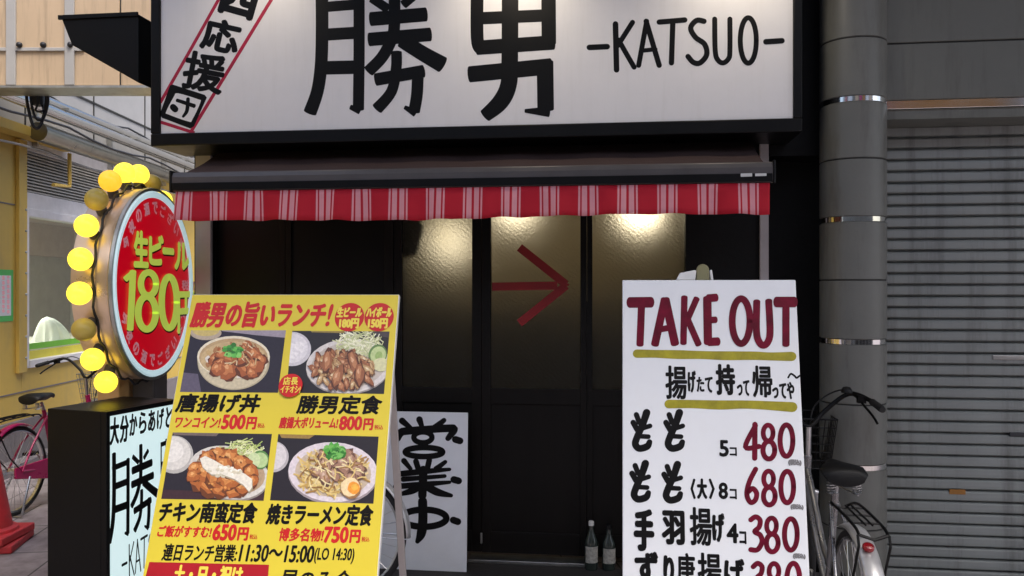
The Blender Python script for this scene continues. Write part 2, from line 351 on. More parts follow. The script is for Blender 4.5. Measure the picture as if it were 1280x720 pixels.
_tc = {}
def glyphs(text):
    if text not in _tc:
        cu = bpy.data.curves.new('t', 'FONT'); cu.body = text; cu.resolution_u = 3
        o = bpy.data.objects.new('t', cu); COL.objects.link(o)
        dg = bpy.context.evaluated_depsgraph_get(); dg.update(); me = bpy.data.meshes.new_from_object(o.evaluated_get(dg))
        _tc[text] = ([(v.co.x, v.co.y) for v in me.vertices], [tuple(p.vertices) for p in me.polygons])
        bpy.data.objects.remove(o); bpy.data.curves.remove(cu); bpy.data.meshes.remove(me)
    return _tc[text]
def write(mb, pl, text, x0, x1, y0, y1, bold=.05, shear=0, h=.0008, rot=0, uvbox=None, n=8, yt=None):
    """lettering set to fill the photo box x0..x1, y0..y1 on plane pl; bold = stroke thickening as a share of the height"""
    vs, fs = glyphs(text)
    if not vs: return
    if uvbox: u0, u1, v0, v1 = uvbox
    else:
        ym, xm = (y0 + y1) / 2, (x0 + x1) / 2
        u0, u1 = pl.px(x0, ym)[0], pl.px(x1, ym)[0]; v0, v1 = pl.px(xm, y1)[1], pl.px(xm, y0)[1]
    q = [(x + shear * y, y) for x, y in vs]
    a0, a1 = min(p[0] for p in q), max(p[0] for p in q); b0, b1 = min(p[1] for p in q), max(p[1] for p in q)
    r = bold * (v1 - v0) * .5; ru = min(r, (u1 - u0) * .2)
    if b1 - b0 < .25: b0, b1, = b0 - .1, b1 + .1
    su, sv = (u1 - u0 - 2 * ru) / max(a1 - a0, 1e-6), (v1 - v0 - 2 * r) / max(b1 - b0, 1e-6)
    cu, cv = (u0 + u1) / 2, (v0 + v1) / 2; cr, sr = math.cos(R(rot)), math.sin(R(rot))
    base = [(u0 + ru + (x - a0) * su, v0 + r + (y - b0) * sv) for x, y in q]
    offs = [(0, 0)] + ([(ru * math.cos(2 * math.pi * k / n), r * math.sin(2 * math.pi * k / n)) for k in range(n)] if bold else [])
    for i, (ou, ov) in enumerate(offs):
        P = []
        for u, v in base:
            du, dv = u + ou - cu, v + ov - cv; P.append(pl.p(cu + du * cr - dv * sr, cv + du * sr + dv * cr, h + i * .00005))
        mb.add(P, fs)
def lettering(pl, items, m, parent, name='lettering', **kw):
    mb = MB()
    for it in items:
        k = dict(kw)
        if len(it) > 5: k.update(it[5])
        write(mb, pl, it[0], *it[1:5], **k)
    return mb.build(name, m, parent, fixn=False)

# ---------------------------------------------------------------- ground
g = MB(); g.add([(-60, -60, 0), (60, -60, 0), (60, 60, 0), (-60, 60, 0)], [(0, 1, 2, 3)])
tag(g.build('ground', 'paving'), kind='structure')

# ---------------------------------------------------------------- shop front frame of reference
TH = math.atan(.125); Z = V((0, 0, 1))
EX = V((math.cos(TH), -math.sin(TH), 0)); EN = V((-math.sin(TH), -math.cos(TH), 0)); F0 = V((0, 4.7, 0))
def FP(d): return Plane(F0 + EN * d, EX, Z)
def fs_(px, d, py=360): return FP(d).px(px, py)[0]
def fz(px, py, d): return FP(d).px(px, py)[1]
def fbox(mb, s0, s1, z0, z1, d0, d1): mb.obox(F0, EX, EN, Z, (s0, s1), (d0, d1), (z0, z1))

SL, SR = fs_(243, 0), fs_(1027, 0)                     # left corner and right end of the shop front
shop = thing('shop_building', F0 + EX * 0, 'black shopfront with frosted glass doors under the striped awning', 'building')
xs = [fs_(p, 0) for p in (265, 345, 360, 478, 500, 588, 612, 725, 740, 857)]
GT, GB = 2.25, fz(670, 487, 0)                       # top and bottom of the door glass
mb = MB()
fbox(mb, SL, SR, GT + .06, 4.6, -.25, 0)             # upper wall
fbox(mb, xs[9], fs_(962, 0), 0, GT + .06, -.25, 0); fbox(mb, fs_(962, 0), SR + .55, 0, GT + .06, -.5, -.24); fbox(mb, SR - .02, SR + .2, GT + .061, 4.6, -.5, -.26); fbox(mb, fs_(962, 0) - .1, fs_(962, 0) - .001, 0, GT + .06, -.24, -.001)            # black wall right of the doors
fbox(mb, SL, SL + .10, 0, GT + .06, -.25, 0)
fbox(mb, SL, SL + .10, 0, 4.6, -4.5, -.25)           # side wall along the alley
fbox(mb, SR - .1, SR, 0, 4.6, -4.5, -.25)
fbox(mb, SL + .1, SR - .1, 4.4, 4.6, -4.5, -.25)
mb.build('wall', 'black_wall', shop)
# the room behind the glass
mb = MB(); fbox(mb, SL + .1, SR - .1, 1.5, 2.75, -1.75, -1.65); fbox(mb, SL + .1, SR - .1, 2.6, 2.7, -1.65, -.25)
mb.build('inner_wall', 'beige_wall', shop)
mb = MB(); fbox(mb, SL + .1, SR - .1, 0, 1.5, -1.75, -1.6); fbox(mb, fs_(712, -.5), SR - .1, 0, 1.33, -.75, -.45)  # dark lower wall added to dim the glass downwards, then the counter block
mb.build('counter', 'dark_inside', shop)
mb = MB(); fbox(mb, SL + .1, xs[4] - .03, .05, 2.5, -.30, -.26)
pl = FP(-.16)
prof = [(478, 262), (520, 262), (532, 285), (524, 318), (508, 322), (504, 338), (500, 352), (503, 366), (499, 390), (500, 600), (478, 600)]
mb.prism([pl.p(*pl.px(x, y)) for x, y in prof], EN * .02)
mb.build('curtain', 'dark_inside', shop)
# doors: three sliding leaves and a fixed dark window
def leaf(a, b, fl, fr, pane_mat, name='door', arrow=False, d=-.05):
    """leaf with glass between a and b and stiles out to fl, fr"""
    m_ = MB()
    fbox(m_, fl, a, .10, GT + .06, d - .035, d); fbox(m_, b, fr, .10, GT + .06, d - .035, d)
    fbox(m_, a, b, GT, GT + .06, d - .035, d); fbox(m_, a, b, GB - .09, GB, d - .035, d); fbox(m_, a, b, .10, .22, d - .035, d)
    o = m_.build(name, 'black_wood', shop, bevel=.003)
    k = MB(); fbox(k, a, b, .22, GB - .09, d - .026, d - .012); k.build('kick_panel', 'black_wood', o).parent = o
    gl = MB(); fbox(gl, a - .008, b + .008, GB - .008, GT + .008, d - .022, d - .016); gl.build('pane', pane_mat, o)
    return o
def leaf_fix(o):      # sub-parts were built in the thing's coordinates; the part sits at the thing's origin, so nothing moves
    return o
_old_build = MB.build
def _build(self, name, m, parent=None, **k):
    if parent is not None and '_at' not in parent:
        q = parent
        while q is not None and '_at' not in q: q = q.parent
        o = _old_build(self, name, m, q, **k); o.parent = parent; return o
    return _old_build(self, name, m, parent, **k)
MB.build = _build
leaf(xs[0], xs[1], SL + .10, (xs[1] + xs[2]) / 2, 'pane_dark', 'window', d=-.045)
leaf(xs[2], xs[3], (xs[1] + xs[2]) / 2 + .002, (xs[3] + xs[4]) / 2, 'pane_dark', 'window', d=-.045)
leaf(xs[4], xs[5], (xs[3] + xs[4]) / 2 + .002, (xs[5] + xs[6]) / 2, 'frosted', d=-.05)
dr = leaf(xs[6], xs[7], (xs[5] + xs[6]) / 2 + .002, xs[7] + .035, 'frosted', d=-.045)
leaf(xs[8], xs[9], xs[7] + .037, xs[9] - .001 + .0, 'frosted', d=-.05)
mb = MB(); pl = FP(-.061)
ar = crop(480, 260, 3)
for i, (p, q) in enumerate((((405, 295), (650, 291)), ((508, 148), (683, 287)), ((508, 432), (683, 291)))):
    stroke(mb, pl, [p, q], 31, .0012 + i * .0006, ar, cap=.02)
tip = [pl.p(*pl.px(*ar(x, y)), .0032) for x, y in ((665, 270), (697, 288), (665, 306))]
mb.add(tip, [(0, 1, 2)])
mb.build('arrow', 'tape_red', dr, fixn=False)
mb = MB(); hp = FP(-.045); 
h0 = hp.px(602, 672); fbox(mb, h0[0] - .006, h0[0] + .006, h0[1] - .03, h0[1] + .03, -.043, -.030)
mb.build('handle', 'dull_steel', dr, bevel=.003)
mb = MB(); fbox(mb, SL + .02, fs_(975, .1), 0, .055, 0.001, .38); mb.build('step', 'step_dark', shop, bevel=.006)
mb = MB(); fbox(mb, fs_(585, .01), fs_(742, .01), .056, .076, -.10, .012); mb.build('sill', 'dull_steel', shop, bevel=.003)
for a, b in ((244, 263), (950, 961)):
    mb = MB(); fbox(mb, fs_(a, .03), fs_(b, .03), .056, 2.62, .002, .03); mb.build('corner_trim', 'trim_grey', shop, bevel=.003)
# lamps inside, close behind the glass
for px, py, dd, e in ((556, 296, -.75, .7), (640, 250, -.50, 1.0), (802, 254, -.42, 1.5)):
    s, z = FP(dd).px(px, py); lp = F0 + EX * s + EN * dd + Z * z
    t = MB(); t.ball(lp, .035, 10); t.tube([lp + Z * .03, V((lp.x, lp.y, 2.6))], .006, 6)
    o = t.build('pendant_lamp', 'lamp_warm', shop, smooth=60)
    li = bpy.data.lights.new('lamp_light', 'POINT'); li.energy = e; li.color = (1, .88, .70); li.shadow_soft_size = .13
    lo = bpy.data.objects.new('lamp_light', li); COL.objects.link(lo); lo.location = lp + EN * -.2 - Z * .02

# ---------------------------------------------------------------- big sign above the awning
D = .38
sg = FP(D)
x0, x1, zb = fs_(188, D, 100), fs_(1003, D, 100), fz(640, 172.5, D)
zt = zb + 1.02
sign = thing('shop_sign', F0 + EN * D + Z * zb, 'large white signboard with black brush letters KATSUO above the awning', 'sign')
fw, fb = .052, .068
mb = MB(); fbox(mb, x0, x1, zb, zb + fb, .002, D); fbox(mb, x0, x1, zt - fb, zt, .002, D)
fbox(mb, x0, x0 + fw, zb + fb, zt - fb, .002, D); fbox(mb, x1 - fw * .8, x1, zb + fb, zt - fb, .002, D)
mb.build('frame', 'black_metal', sign, bevel=.006)
mb = MB(); fbox(mb, x0 + fw + .001, x1 - fw * .8 - .001, zb + fb + .001, zt - fb - .001, D - .08, D - .015); mb.build('face', 'sign_white', sign)
SF = FP(D - .015)
K1 = crop(370, 0, 3.765)
KATSU = [(p_, w_ * 1.1) for p_, w_ in [([(121, -60), (123, 100), (121, 250), (114, 350), (98, 440), (66, 530, 1.05)], 54), ([(103, 36), (312, 19)], 44), ([(297, 0), (297, 250), (294, 515)], 48), ([(300, 520), (256, 504, .6)], 34),
         ([(140, 163), (290, 154)], 52), ([(118, 320), (292, 316)], 58), ([(358, -8), (432, 42)], 40), ([(562, -25), (506, 22)], 38),
         ([(463, -75), (463, 120), (448, 190), (405, 270), (342, 335)], 50), ([(352, 90), (612, 68)], 60), ([(345, 186), (632, 162)], 58), ([(500, 190), (590, 248), (690, 305, 1.1)], 64),
         ([(473, 245), (472, 320), (450, 430), (382, 512, 1.1)], 46), ([(376, 375), (600, 335)], 54), ([(574, 320), (570, 440), (556, 525)], 50), ([(562, 532), (512, 505, .5)], 34)]]
OTOKO = [([(853, -75), (853, 180), (872, 232)], 60), ([(1188, -90), (1190, 205)], 68), ([(1008, -90), (1006, 280), (1000, 400), (962, 480), (890, 545, .8)], 78), ([(850, 87), (1195, 72)], 58), ([(852, 225), (1212, 200)], 68),
         ([(817, 350), (1200, 312)], 76), ([(1172, 290), (1175, 515)], 78), ([(1190, 526), (1078, 522, .35)], 50), ([(840, -62), (1215, -78)], 54)]
strokes('lettering', SF, KATSU, K1, 'ink', sign, cap=.25)
strokes('lettering', SF, OTOKO, K1, 'ink', sign, cap=.25)
K2 = crop(640, 0, 3)
KA = [([(290, 178), (357, 175)], 21), ([(388, 90), (392, 262)], 21), ([(452, 84), (396, 172)], 19), ([(400, 150), (425, 195), (458, 252)], 19), ([(505, 80), (475, 245)], 19), ([(503, 80), (552, 245)], 20), ([(488, 190), (538, 185)], 16),
      ([(552, 83), (648, 75)], 20), ([(603, 85), (598, 236)], 20), ([(720, 80), (692, 77), (670, 105), (688, 140), (722, 166), (730, 205), (705, 236), (680, 234), (660, 212)], 20),
      ([(760, 72), (762, 190), (772, 225), (792, 236), (812, 220), (817, 190), (817, 72)], 19), (ell(886, 152, 30, 85), 19), ([(952, 157), (1012, 153)], 21)]
strokes('lettering', SF, KA, K2, 'ink', sign)
strokes('stripe', SF, [([(273, 0), (236, 66), (200.6, 128)], 4), ([(283, -20), (273, 0)], 4), ([(348, -15), (339, 0), (288, 84), (238, 166)], 4.2), ([(199, 152), (243, 166)], 4)], ID, 'crimson_line', sign, cap=.2)
lettering(SF, [('四', 276, 322, -22, 22, dict(rot=-17)), ('応', 252, 301, 24, 66, dict(rot=-14, bold=.09)), ('援', 229, 282, 66, 115, dict(rot=-12, bold=.065))], 'ink', sign, bold=.12)
k = crop(0, 0, 3)
def poly(mb, pl, pts, h, f=ID): mb.add([pl.p(*pl.px(*f(*p)), h) for p in pts], [tuple(range(len(pts)))])
mb = MB(); poly(mb, SF, [(638, 320), (648, 317), (768, 356), (776, 366), (728, 474), (714, 482), (608, 442), (600, 428)], .0012, k)
mb.build('lettering', 'ink', sign, fixn=False)
mb = MB(); poly(mb, SF, smooth_path([(655, 358), (668, 350), (742, 372), (752, 384), (722, 448), (708, 456), (634, 430), (624, 418), (655, 358)], 4)[:-1], .0018, k)
mb.build('lettering', 'sign_white', sign, fixn=False)
mb = MB(); stroke(mb, SF, [(664, 376), (730, 398, 1.2)], 13, .0024, k, cap=.6); stroke(mb, SF, [(706, 372), (702, 415), (688, 437, .7)], 14, .0028, k); stroke(mb, SF, [(650, 402), (658, 410)], 24, .0032, k)
mb.build('lettering', 'ink', sign, fixn=False)
# black wedge bracket at the left end of the sign
bp_ = FP(.16); mb = MB()
mb.prism([bp_.p(*bp_.px(x, y)) for x, y in ((99, 33), (193, 29), (193, 112), (112, 66))], EN * .16)
mb.build('bracket', 'black_metal', sign, bevel=.004)
mb = MB()
mb.prism([bp_.p(*bp_.px(x, y), .161) for x, y in ((97, 31), (193, 27), (193, 31.5), (97, 36))], EN * .012)
mb.build('bracket_lip', 'black_metal', sign)
# shaded lamps on arms above the sign
for px, e in ((640, 8), (925, 7), (330, 3.5)):
    s = fs_(px, D, 0); b0 = F0 + EX * s + EN * (D - .05) + Z * zt; hd = F0 + EX * s + EN * (D + .42) + Z * (zt + .10)
    t = MB(); t.tube([b0, b0 + Z * .12 + EN * .1, hd + Z * .1, hd + Z * .02], .009, 8); dirv = (F0 + EX * s + EN * D + Z * (zt - .55) - hd).normalized()
    t.lathe([(.02, -.02), (.035, .0), (.07, .07), (.066, .07), (.03, .005)], 20, hd, dirv, EX, cap=False)
    t.build('lamp', 'black_metal', sign, smooth=40)
    li = bpy.data.lights.new('sign_light', 'SPOT'); li.energy = e; li.color = (1, .86, .66); li.spot_size = R(120); li.spot_blend = 1; li.shadow_soft_size = .05
    lo = bpy.data.objects.new('sign_light', li); COL.objects.link(lo); lo.location = hd + dirv * .08; lo.rotation_euler = (-dirv).to_track_quat('Z', 'Y').to_euler()

# ---------------------------------------------------------------- awning
DA = .56
a0, a1 = fs_(216, DA, 220), fs_(966, DA, 220)
zA, zB, zC = fz(590, 208, DA), fz(590, 234, DA), fz(590, 274, DA)
awn = thing('awning', F0 + EN * DA + Z * zC, 'retractable awning with red and pink striped valance below the signboard', 'awning')
mb = MB(); zW = 2.42
P = lambda s, d, z: F0 + EX * s + EN * d + Z * z
n = 24
for i in range(n + 1):
    for j in range(7):
        t = j / 6; s = a0 + .03 + (a1 - a0 - .06) * i / n
        mb.v.append(P(s, .03 + (DA - .05) * t, zW + (zA - .012 - zW) * t - .018 * math.sin(math.pi * t) - .004 * math.sin(i * 1.7) * math.sin(math.pi * t)))
for i in range(n):
    for j in range(6): k_ = i * 7 + j; mb.f.append((k_, k_ + 1, k_ + 8, k_ + 7)); mb.c.append(None)
mb.build('canopy', 'awning_top', awn, smooth=60)
mb = MB()
pr = [(-.05, zB + .006), (.0, zB - .002), (.014, zB + .012), (.014, zA - .03), (.004, zA - .006), (-.02, zA), (-.05, zA - .01)]
mb.prism([P(a0, DA + x, z) for x, z in pr], EX * (a1 - a0)); mb.build('front_bar', 'awning_bar', awn, bevel=.004)
mb = MB(); fbox(mb, a0 + .004, a1 - .004, zB + .004, zB + (zA - zB) * .42, DA + .0145, DA + .019); mb.build('lower_rail', 'black_metal', awn, bevel=.002)
for s0_, s1_ in ((a0 - .012, a0), (a1, a1 + .012)):
    mb = MB(); fbox(mb, s0_, s1_, zB - .004, zA + .004, DA - .055, DA + .018); mb.build('end_cap', 'black_plastic', awn, bevel=.004)
for s0_ in (a0 + .14, a1 - .14):
    mb = MB(); mb.tube([P(s0_, .03, 2.36), P(s0_ + .0, DA - .06, zA - .05)], .014, 8); mb.build('arm', 'dull_steel', awn, smooth=40)
mb = MB(); mb.prism([P(a0 + .05, d_, z_) for d_, z_ in ((.0, 2.36), (.10, 2.36), (.11, 2.44), (.0, 2.47))], EX * (a1 - a0 - .1)); mb.build('cassette', 'black_metal', awn, bevel=.006)
# valance: hanging cloth with soft waves; UV runs along it, 12.3 stripe groups
val = bpy.data.meshes.new('valance'); n = 260; vs = []; fs = []; uvs = []
per = 7.8 / 127
groups = 16.0
for i in range(n + 1):
    t = i / n; s = a0 + .02 + (a1 - a0 - .035) * t
    for j in range(6):
        q = j / 5; wv = (.011 * math.sin(t * 67 + .4) + .008 * math.sin(t * 23 + 2) + .006 * math.sin(t * 131 + 3 * math.sin(t * 11))) * q ** .8
        dz = q * (.006 * math.sin(t * 9 + 1) + .0022 * math.sin(t * 67 + 1.4) + .0015 * math.sin(t * 113)) + (.012 * q * t) 
        p = P(s + .002 * math.sin(t * 80) * q, DA + .006 + wv + .012 * q, zB - .001 - (zB - zC) * q + dz) - V(awn['_at']); vs.append(tuple(p)); uvs.append((t * groups * .985 + .42, q))
for i in range(n):
    for j in range(5): k_ = i * 6 + j; fs.append((k_, k_ + 6, k_ + 7, k_ + 1))
val.from_pydata(vs, [], fs); ul = val.uv_layers.new(name='UVMap')
for l in val.loops: ul.data[l.index].uv = uvs[l.vertex_index]
for p in val.polygons: p.use_smooth = True
val.materials.append(M['stripe']); vo = bpy.data.objects.new('valance', val); COL.objects.link(vo); vo.parent = awn
sm_ = vo.modifiers.new('thick', 'SOLIDIFY'); sm_.thickness = .0015
BP = FP(DA + .0195)
mb = MB()
stroke(mb, BP, [(926, 219), (940, 218.5)], 4.2, .001, ID, cap=.1); stroke(mb, BP, [(944, 218.6), (958, 218.2)], 3.4, .001, ID, cap=.1)
mb.build('maker_plate', 'off_white', awn, fixn=False)

# ---------------------------------------------------------------- round column
cu = at(1066, 360, 4.36); CX, CY, CR = cu.x, cu.y, .163
colm = thing('round_column', (CX, CY, 0), 'grey round column with chrome bands between shopfront and shutter', 'column')
zj = lambda py: CAM_H - (py - 360) / FPX * (CY - CR)
bands = [122, 273, 428, 586]; joints = [45, 197, 350, 507, 664, -32]
ev = sorted([(zj(p), 'b') for p in bands] + [(zj(p), 'j') for p in joints])
prof = [(CR, 0)]
for z, t in ev:
    h = .016 if t == 'b' else .0035; r = CR - (.006 if t == 'b' else .005)
    prof += [(CR, z - h - .002), (r, z - h), (r, z + h), (CR, z + h + .002)]
prof.append((CR, 4.6))
mb = MB(); mb.lathe(prof, 72, (CX, CY, 0)); mb.build('shaft', 'column_paint', colm, smooth=25)
for z, t in ev:
    mb = MB()
    if t == 'b': mb.lathe([(CR - .005, z - .0155), (CR - .002, z - .012), (CR - .002, z + .012), (CR - .005, z + .0155)], 72, (CX, CY, 0), cap=False); mb.build('band', 'chrome', colm, smooth=25)
    else: mb.lathe([(CR - .0042, z - .003), (CR - .0042, z + .003)], 72, (CX, CY, 0), cap=False); mb.build('joint', 'joint', colm, smooth=25)
# ---------------------------------------------------------------- building with roller shutter
S0, S1 = fs_(1075, .0), fs_(1075, 0) + 4.2
gar = thing('shutter_building', F0 + EX * S0, 'grey panelled building with a closed roller shutter right of the column', 'building')
zs = CAM_H - (123 - 360) / FPX * 4.28; ztrim0 = CAM_H - (134 - 360) / FPX * 4.28
zseam = CAM_H - (52 - 360) / FPX * 4.28
mb = MB(); fbox(mb, S0, S1, zs, zseam - .004, -.3, .14); fbox(mb, S0, S1, zseam + .004, 4.6, -.3, .14); mb.build('fascia', 'panel_grey', gar, bevel=.004)
mb = MB(); fbox(mb, S0, S1, zseam - .0039, zseam + .0039, -.3, .13); mb.build('seam', 'joint', gar)
mb = MB(); fbox(mb, S0, S1, ztrim0, zs - .001, -.28, .128); mb.build('trim', 'chrome', gar, bevel=.002)
mb = MB(); fbox(mb, S0, S1, ztrim0 - .05, ztrim0 - .001, -.28, .11); fbox(mb, S1, S1 + .3, 0, 4.6, -.3, .14); fbox(mb, S0, S1, 0, 4.6, -.6, -.31); mb.build('wall', 'panel_grey', gar)
pitch = 14.84 / FPX * 4.36
mb = MB(); ns = int(2.6 / pitch); pr = []
for i in range(ns):
    z = .02 + i * pitch
    pr += [(-.02, z), (.004, z + .0015), (.0115, z + .006), (.0125, z + pitch * .35), (.0115, z + pitch * .7), (.006, z + pitch - .012), (-.004, z + pitch - .0095), (-.02, z + pitch - .0085)]
pr.append((-.008, .02 + ns * pitch)); o_ = len(mb.v)
for x, z in pr:
    for s in (S0, S1): mb.v.append(P(s, -.14 + x, z))
for i in range(len(pr) - 1): mb.f.append((2 * i, 2 * i + 1, 2 * i + 3, 2 * i + 2)); mb.c.append(None)
shut = mb.build('roller_shutter', 'shutter', gar)
hp = FP(-.125)
s, z = hp.px(1268, 447); mb = MB(); fbox(mb, s - .11, s + .11, z - .012, z + .012, -.129, -.120); mb.build('handle', 'dull_steel', shut, bevel=.003)
s, z = hp.px(1272, 543); mb = MB(); fbox(mb, s - .04, s + .05, z - .011, z + .011, -.130, -.123); mb.build('lock_plate', 'grey_paint', shut, bevel=.002)
s, z = hp.px(1197, 615); mb = MB(); fbox(mb, s - .041, s + .041, z - .013, z + .013, -.130, -.1255); mb.build('sticker', 'sticker_orange', shut)

# ---------------------------------------------------------------- yellow shop across the alley
LX = -4.40
LD = V((-.02, 1, 0)).normalized(); LN = V((1, .02, 0)).normalized(); L0 = V((LX + .15, 0, 0))
LPL = Plane(L0, LD, Z)
def lt(px, py=360): return LPL.px(px, py)[0]
def lz(px, py): return LPL.px(px, py)[1]
def lbox(mb, t0, t1, z0, z1, d0, d1): mb.obox(L0, LD, LN, Z, (t0, t1), (d0, d1), (z0, z1))
yel = thing('yellow_shop', L0 + LD * 8, 'pale yellow shop with a wide window along the alley', 'building')
T0, T1 = lt(34), lt(168)
zS, zG, zL0, zL1 = lz(24, 452), lz(34, 270), lz(34, 240), lz(34, 188)
mb = MB(); lbox(mb, 2.0, T0 - .09, .42, 2.95, -.2, 0); lbox(mb, T0 - .09, T1 + .09, .42, zS - .07, -.2, 0); lbox(mb, T1 + .09, 14, .42, 3.0, -.2, 0)
lbox(mb, 2.0, T0 + .62, lz(34, 176), 3.02, .001, .16)
mb.build('wall', 'yellow_wall', yel, bevel=.004)
mb = MB(); lbox(mb, T0 - .19, T0 - .06, zS - .1, lz(34, 178), .001, .035); mb.build('post', 'yellow_wall', yel, bevel=.004)
for i in range(8):
    mb = MB(); zz = zS + .03 + i * .19; mb.ball(L0 + LD * (T0 - .085) + LN * .036 + Z * zz, .012, 6); mb.build('bolt', 'dull_steel', yel, smooth=60)
mb = MB(); zz = .66; lbox(mb, 2, 14, zz, zz + .012, .001, .006); lbox(mb, 2.0, T0 - .2, 2.33, 2.342, .001, .005); mb.build('seam', 'plinth', yel)
mb = MB(); lbox(mb, 2.0, 14, 0, .42, -.2, .02); lbox(mb, 2.0, 14, 0, .09, .021, .16); mb.build('plinth', 'plinth', yel, bevel=.005)
mb = MB(); lbox(mb, T0 - .06, T1 + .06, zL1, 2.99, -.2, .004); lbox(mb, T0 - .06, T1 + .06, zG + .07, zL0, -.2, .004); mb.build('fascia', 'frame_white', yel, bevel=.003)
mb = MB(); n = 13
for i in range(n):
    z = zL0 + (zL1 - zL0) * (i + .2) / n; hh = (zL1 - zL0) / n
    mb.obox(L0, LD, (LN * .8 - Z * .6), (LN * .6 + Z * .8), (T0 - .05, T1 + .05), (-.055 - z * 0, .01), (0, .006)) if False else lbox(mb, T0 - .05, T1 + .05, z, z + hh * .45, -.05, -.002)
lbox(mb, T0 - .05, T1 + .05, zL0, zL1, -.12, -.10)
mb.build('louvre', 'louvre', yel)
win = MB(); lbox(win, T0 - .06, T0, zS - .07, zG + .07, -.1, .02); lbox(win, T1, T1 + .06, zS - .07, zG + .07, -.1, .02); lbox(win, T0, T1, zS - .07, zS, -.1, .03); lbox(win, T0, T1, zG, zG + .07, -.1, .02)
wf = win.build('window', 'frame_white', yel, bevel=.004)
mb = MB(); lbox(mb, T0, T1, zS, zG, -.05, -.044); mb.build('pane', 'glass', wf)
mb = MB(); lbox(mb, T0, T1, zS + .09, zS + .145, -.040, -.038); mb.build('green_film', 'film_green', wf)
mb = MB(); lbox(mb, T0, T1, zS + .0, zS + .075, -.040, -.038); mb.build('yellow_film', 'film_yellow', wf)
# room behind that window
mb = MB(); lbox(mb, T0 - .4, T1 + 3.0, .4, 2.05, -2.3, -2.2); lbox(mb, T1 + 2.9, T1 + 3.0, .4, 2.05, -2.2, -.2); lbox(mb, T0 - .6, T0 - .5, .4, 2.95, -2.3, -.2); lbox(mb, T0 - .5, T1 + 3, .35, .4, -2.3, -.2)
mb.build('inner_wall', 'room_grey', yel)
mb = MB(); lbox(mb, T0 - .5, T1 + 3, 2.05, 2.5, -2.2, -2.1); lbox(mb, T1 + 2.8, T1 + 2.9, 2.05, 2.5, -2.1, -.2); lbox(mb, T0 - .5, T1 + 3, 2.5, 2.56, -2.3, -.2); mb.build('ceiling', 'room_pink', yel)
mb = MB(); lbox(mb, T0 + .2, T1 + 1.4, .42, 1.02, -1.3, -.4); mb.build('counter', 'room_grey', yel, bevel=.01)
mb = MB(); p = L0 + LD * (T0 + 1.2) - LN * 1.2 + Z * 2.44; mb.tube([p - LD * .9, p + LD * .9], .03, 10); mb.build('tube_lamp', 'tube_lit', yel, smooth=40)
li = bpy.data.lights.new('room_light', 'AREA'); li.shape = 'RECTANGLE'; li.size = 1.8; li.size_y = .1; li.energy = 38; li.color = (1, .97, .86)
lo = bpy.data.objects.new('room_light', li); COL.objects.link(lo); lo.location = p - Z * .05; lo.rotation_euler = (0, 0, math.atan2(LD.y, LD.x))
mb = MB(); n_ = 64; bc = L0 + LD * 9.22 - LN * .60 + Z * 1.02
for i in range(13):
    h = i / 12
    for k in range(n_):
        q = 2 * math.pi * k / n_; rr = (1 - h ** 1.7) ** .6 * (1 + (.10 * math.sin(5 * q + 1) + .07 * math.sin(11 * q) + .04 * math.sin(17 * q + 2)) * (1 - h)) + .01
        mb.v.append(bc + LD * (.21 * rr * math.cos(q) - .12 * h * h) + LN * (.16 * rr * math.sin(q)) + Z * (.27 * h + .02 * math.sin(3 * q) * h * (1 - h)))
for i in range(12):
    for k in range(n_): l = (k + 1) % n_; mb.f.append((i * n_ + k, i * n_ + l, (i + 1) * n_ + l, (i + 1) * n_ + k)); mb.c.append(None)
mb.f += [tuple(range(n_)), tuple(range(12 * n_, 13 * n_))]; mb.c += [None, None]
tag(mb.build('white_cloth', 'cloth_white', None, smooth=60), 'white cloth heaped on the counter inside the yellow shop window', 'cloth')
mb = MB(); np_ = L0 + LD * (T0 - .42)
z0_, z1_ = lz(5, 402), lz(5, 337)
no = thing('wall_notice', np_ + Z * z0_, 'small printed notice with a green border on the yellow wall', 'notice')
lbox(mb, lt(-22), lt(16), z0_, z1_, .002, .004); mb.build('border', 'paper_green', no)
mb = MB(); lbox(mb, lt(-20), lt(13), z0_ + .05, z1_ - .05, .0045, .006); mb.build('sheet', 'paper_white', no)
mb = MB(); nz = random.Random(3)
for cx_ in (-12, -4, 3, 9):
    yy = 345
    while yy < 392:
        hh = nz.uniform(2.5, 5); stroke(mb, LPL, [(cx_, yy), (cx_ + .6, yy + hh)], 3.2, .0066, ID, cap=.2); yy += hh + 2
mb.build('lettering', 'pink_ink', no, fixn=False)
# grey panels above, pipes, gutter
mb = MB(); lbox(mb, 2.0, 14, 3.02, 5.2, -.2, -.01); mb.build('upper_wall', 'upper_panel', yel)
mb = MB(); lbox(mb, 2.0, 14, 3.55, 3.57, -.009, .0); lbox(mb, 2, 14, 4.1, 4.115, -.009, 0)
for t in (7.6, 8.9, 10.2, 11.5): lbox(mb, t, t + .015, 3.02, 5.2, -.009, -.001)
mb.build('panel_joint', 'joint', yel)
pd = thing('metal_pipes', L0 + LD * 8 + Z * 3.1, 'silver service pipes running along the alley wall above the louvre', 'pipes')
def lpipe(z, dd, r, name, m, t0=5.0, t1=14):
    k = MB(); k.tube([L0 + LD * t0 + LN * dd + Z * z, L0 + LD * t1 + LN * dd + Z * z], r, 14); return k.build(name, m, pd, smooth=40)
lpipe(3.17, .30, .052, 'pipe', 'duct'); lpipe(3.30, .16, .05, 'pipe', 'duct'); lpipe(2.98, .22, .085, 'pipe', 'duct_dark', t0=7.4)
for t in (7.7, 9.2, 10.7):
    mb = MB(); lbox(mb, t, t + .03, 2.9, 3.36, 0.0, .05); lbox(mb, t, t + .03, 3.235, 3.25, .05, .34); mb.build('pipe_clip', 'dull_steel', pd)
tb = MB(); q0 = L0 + LD * (T0 + .42) + LN * .17
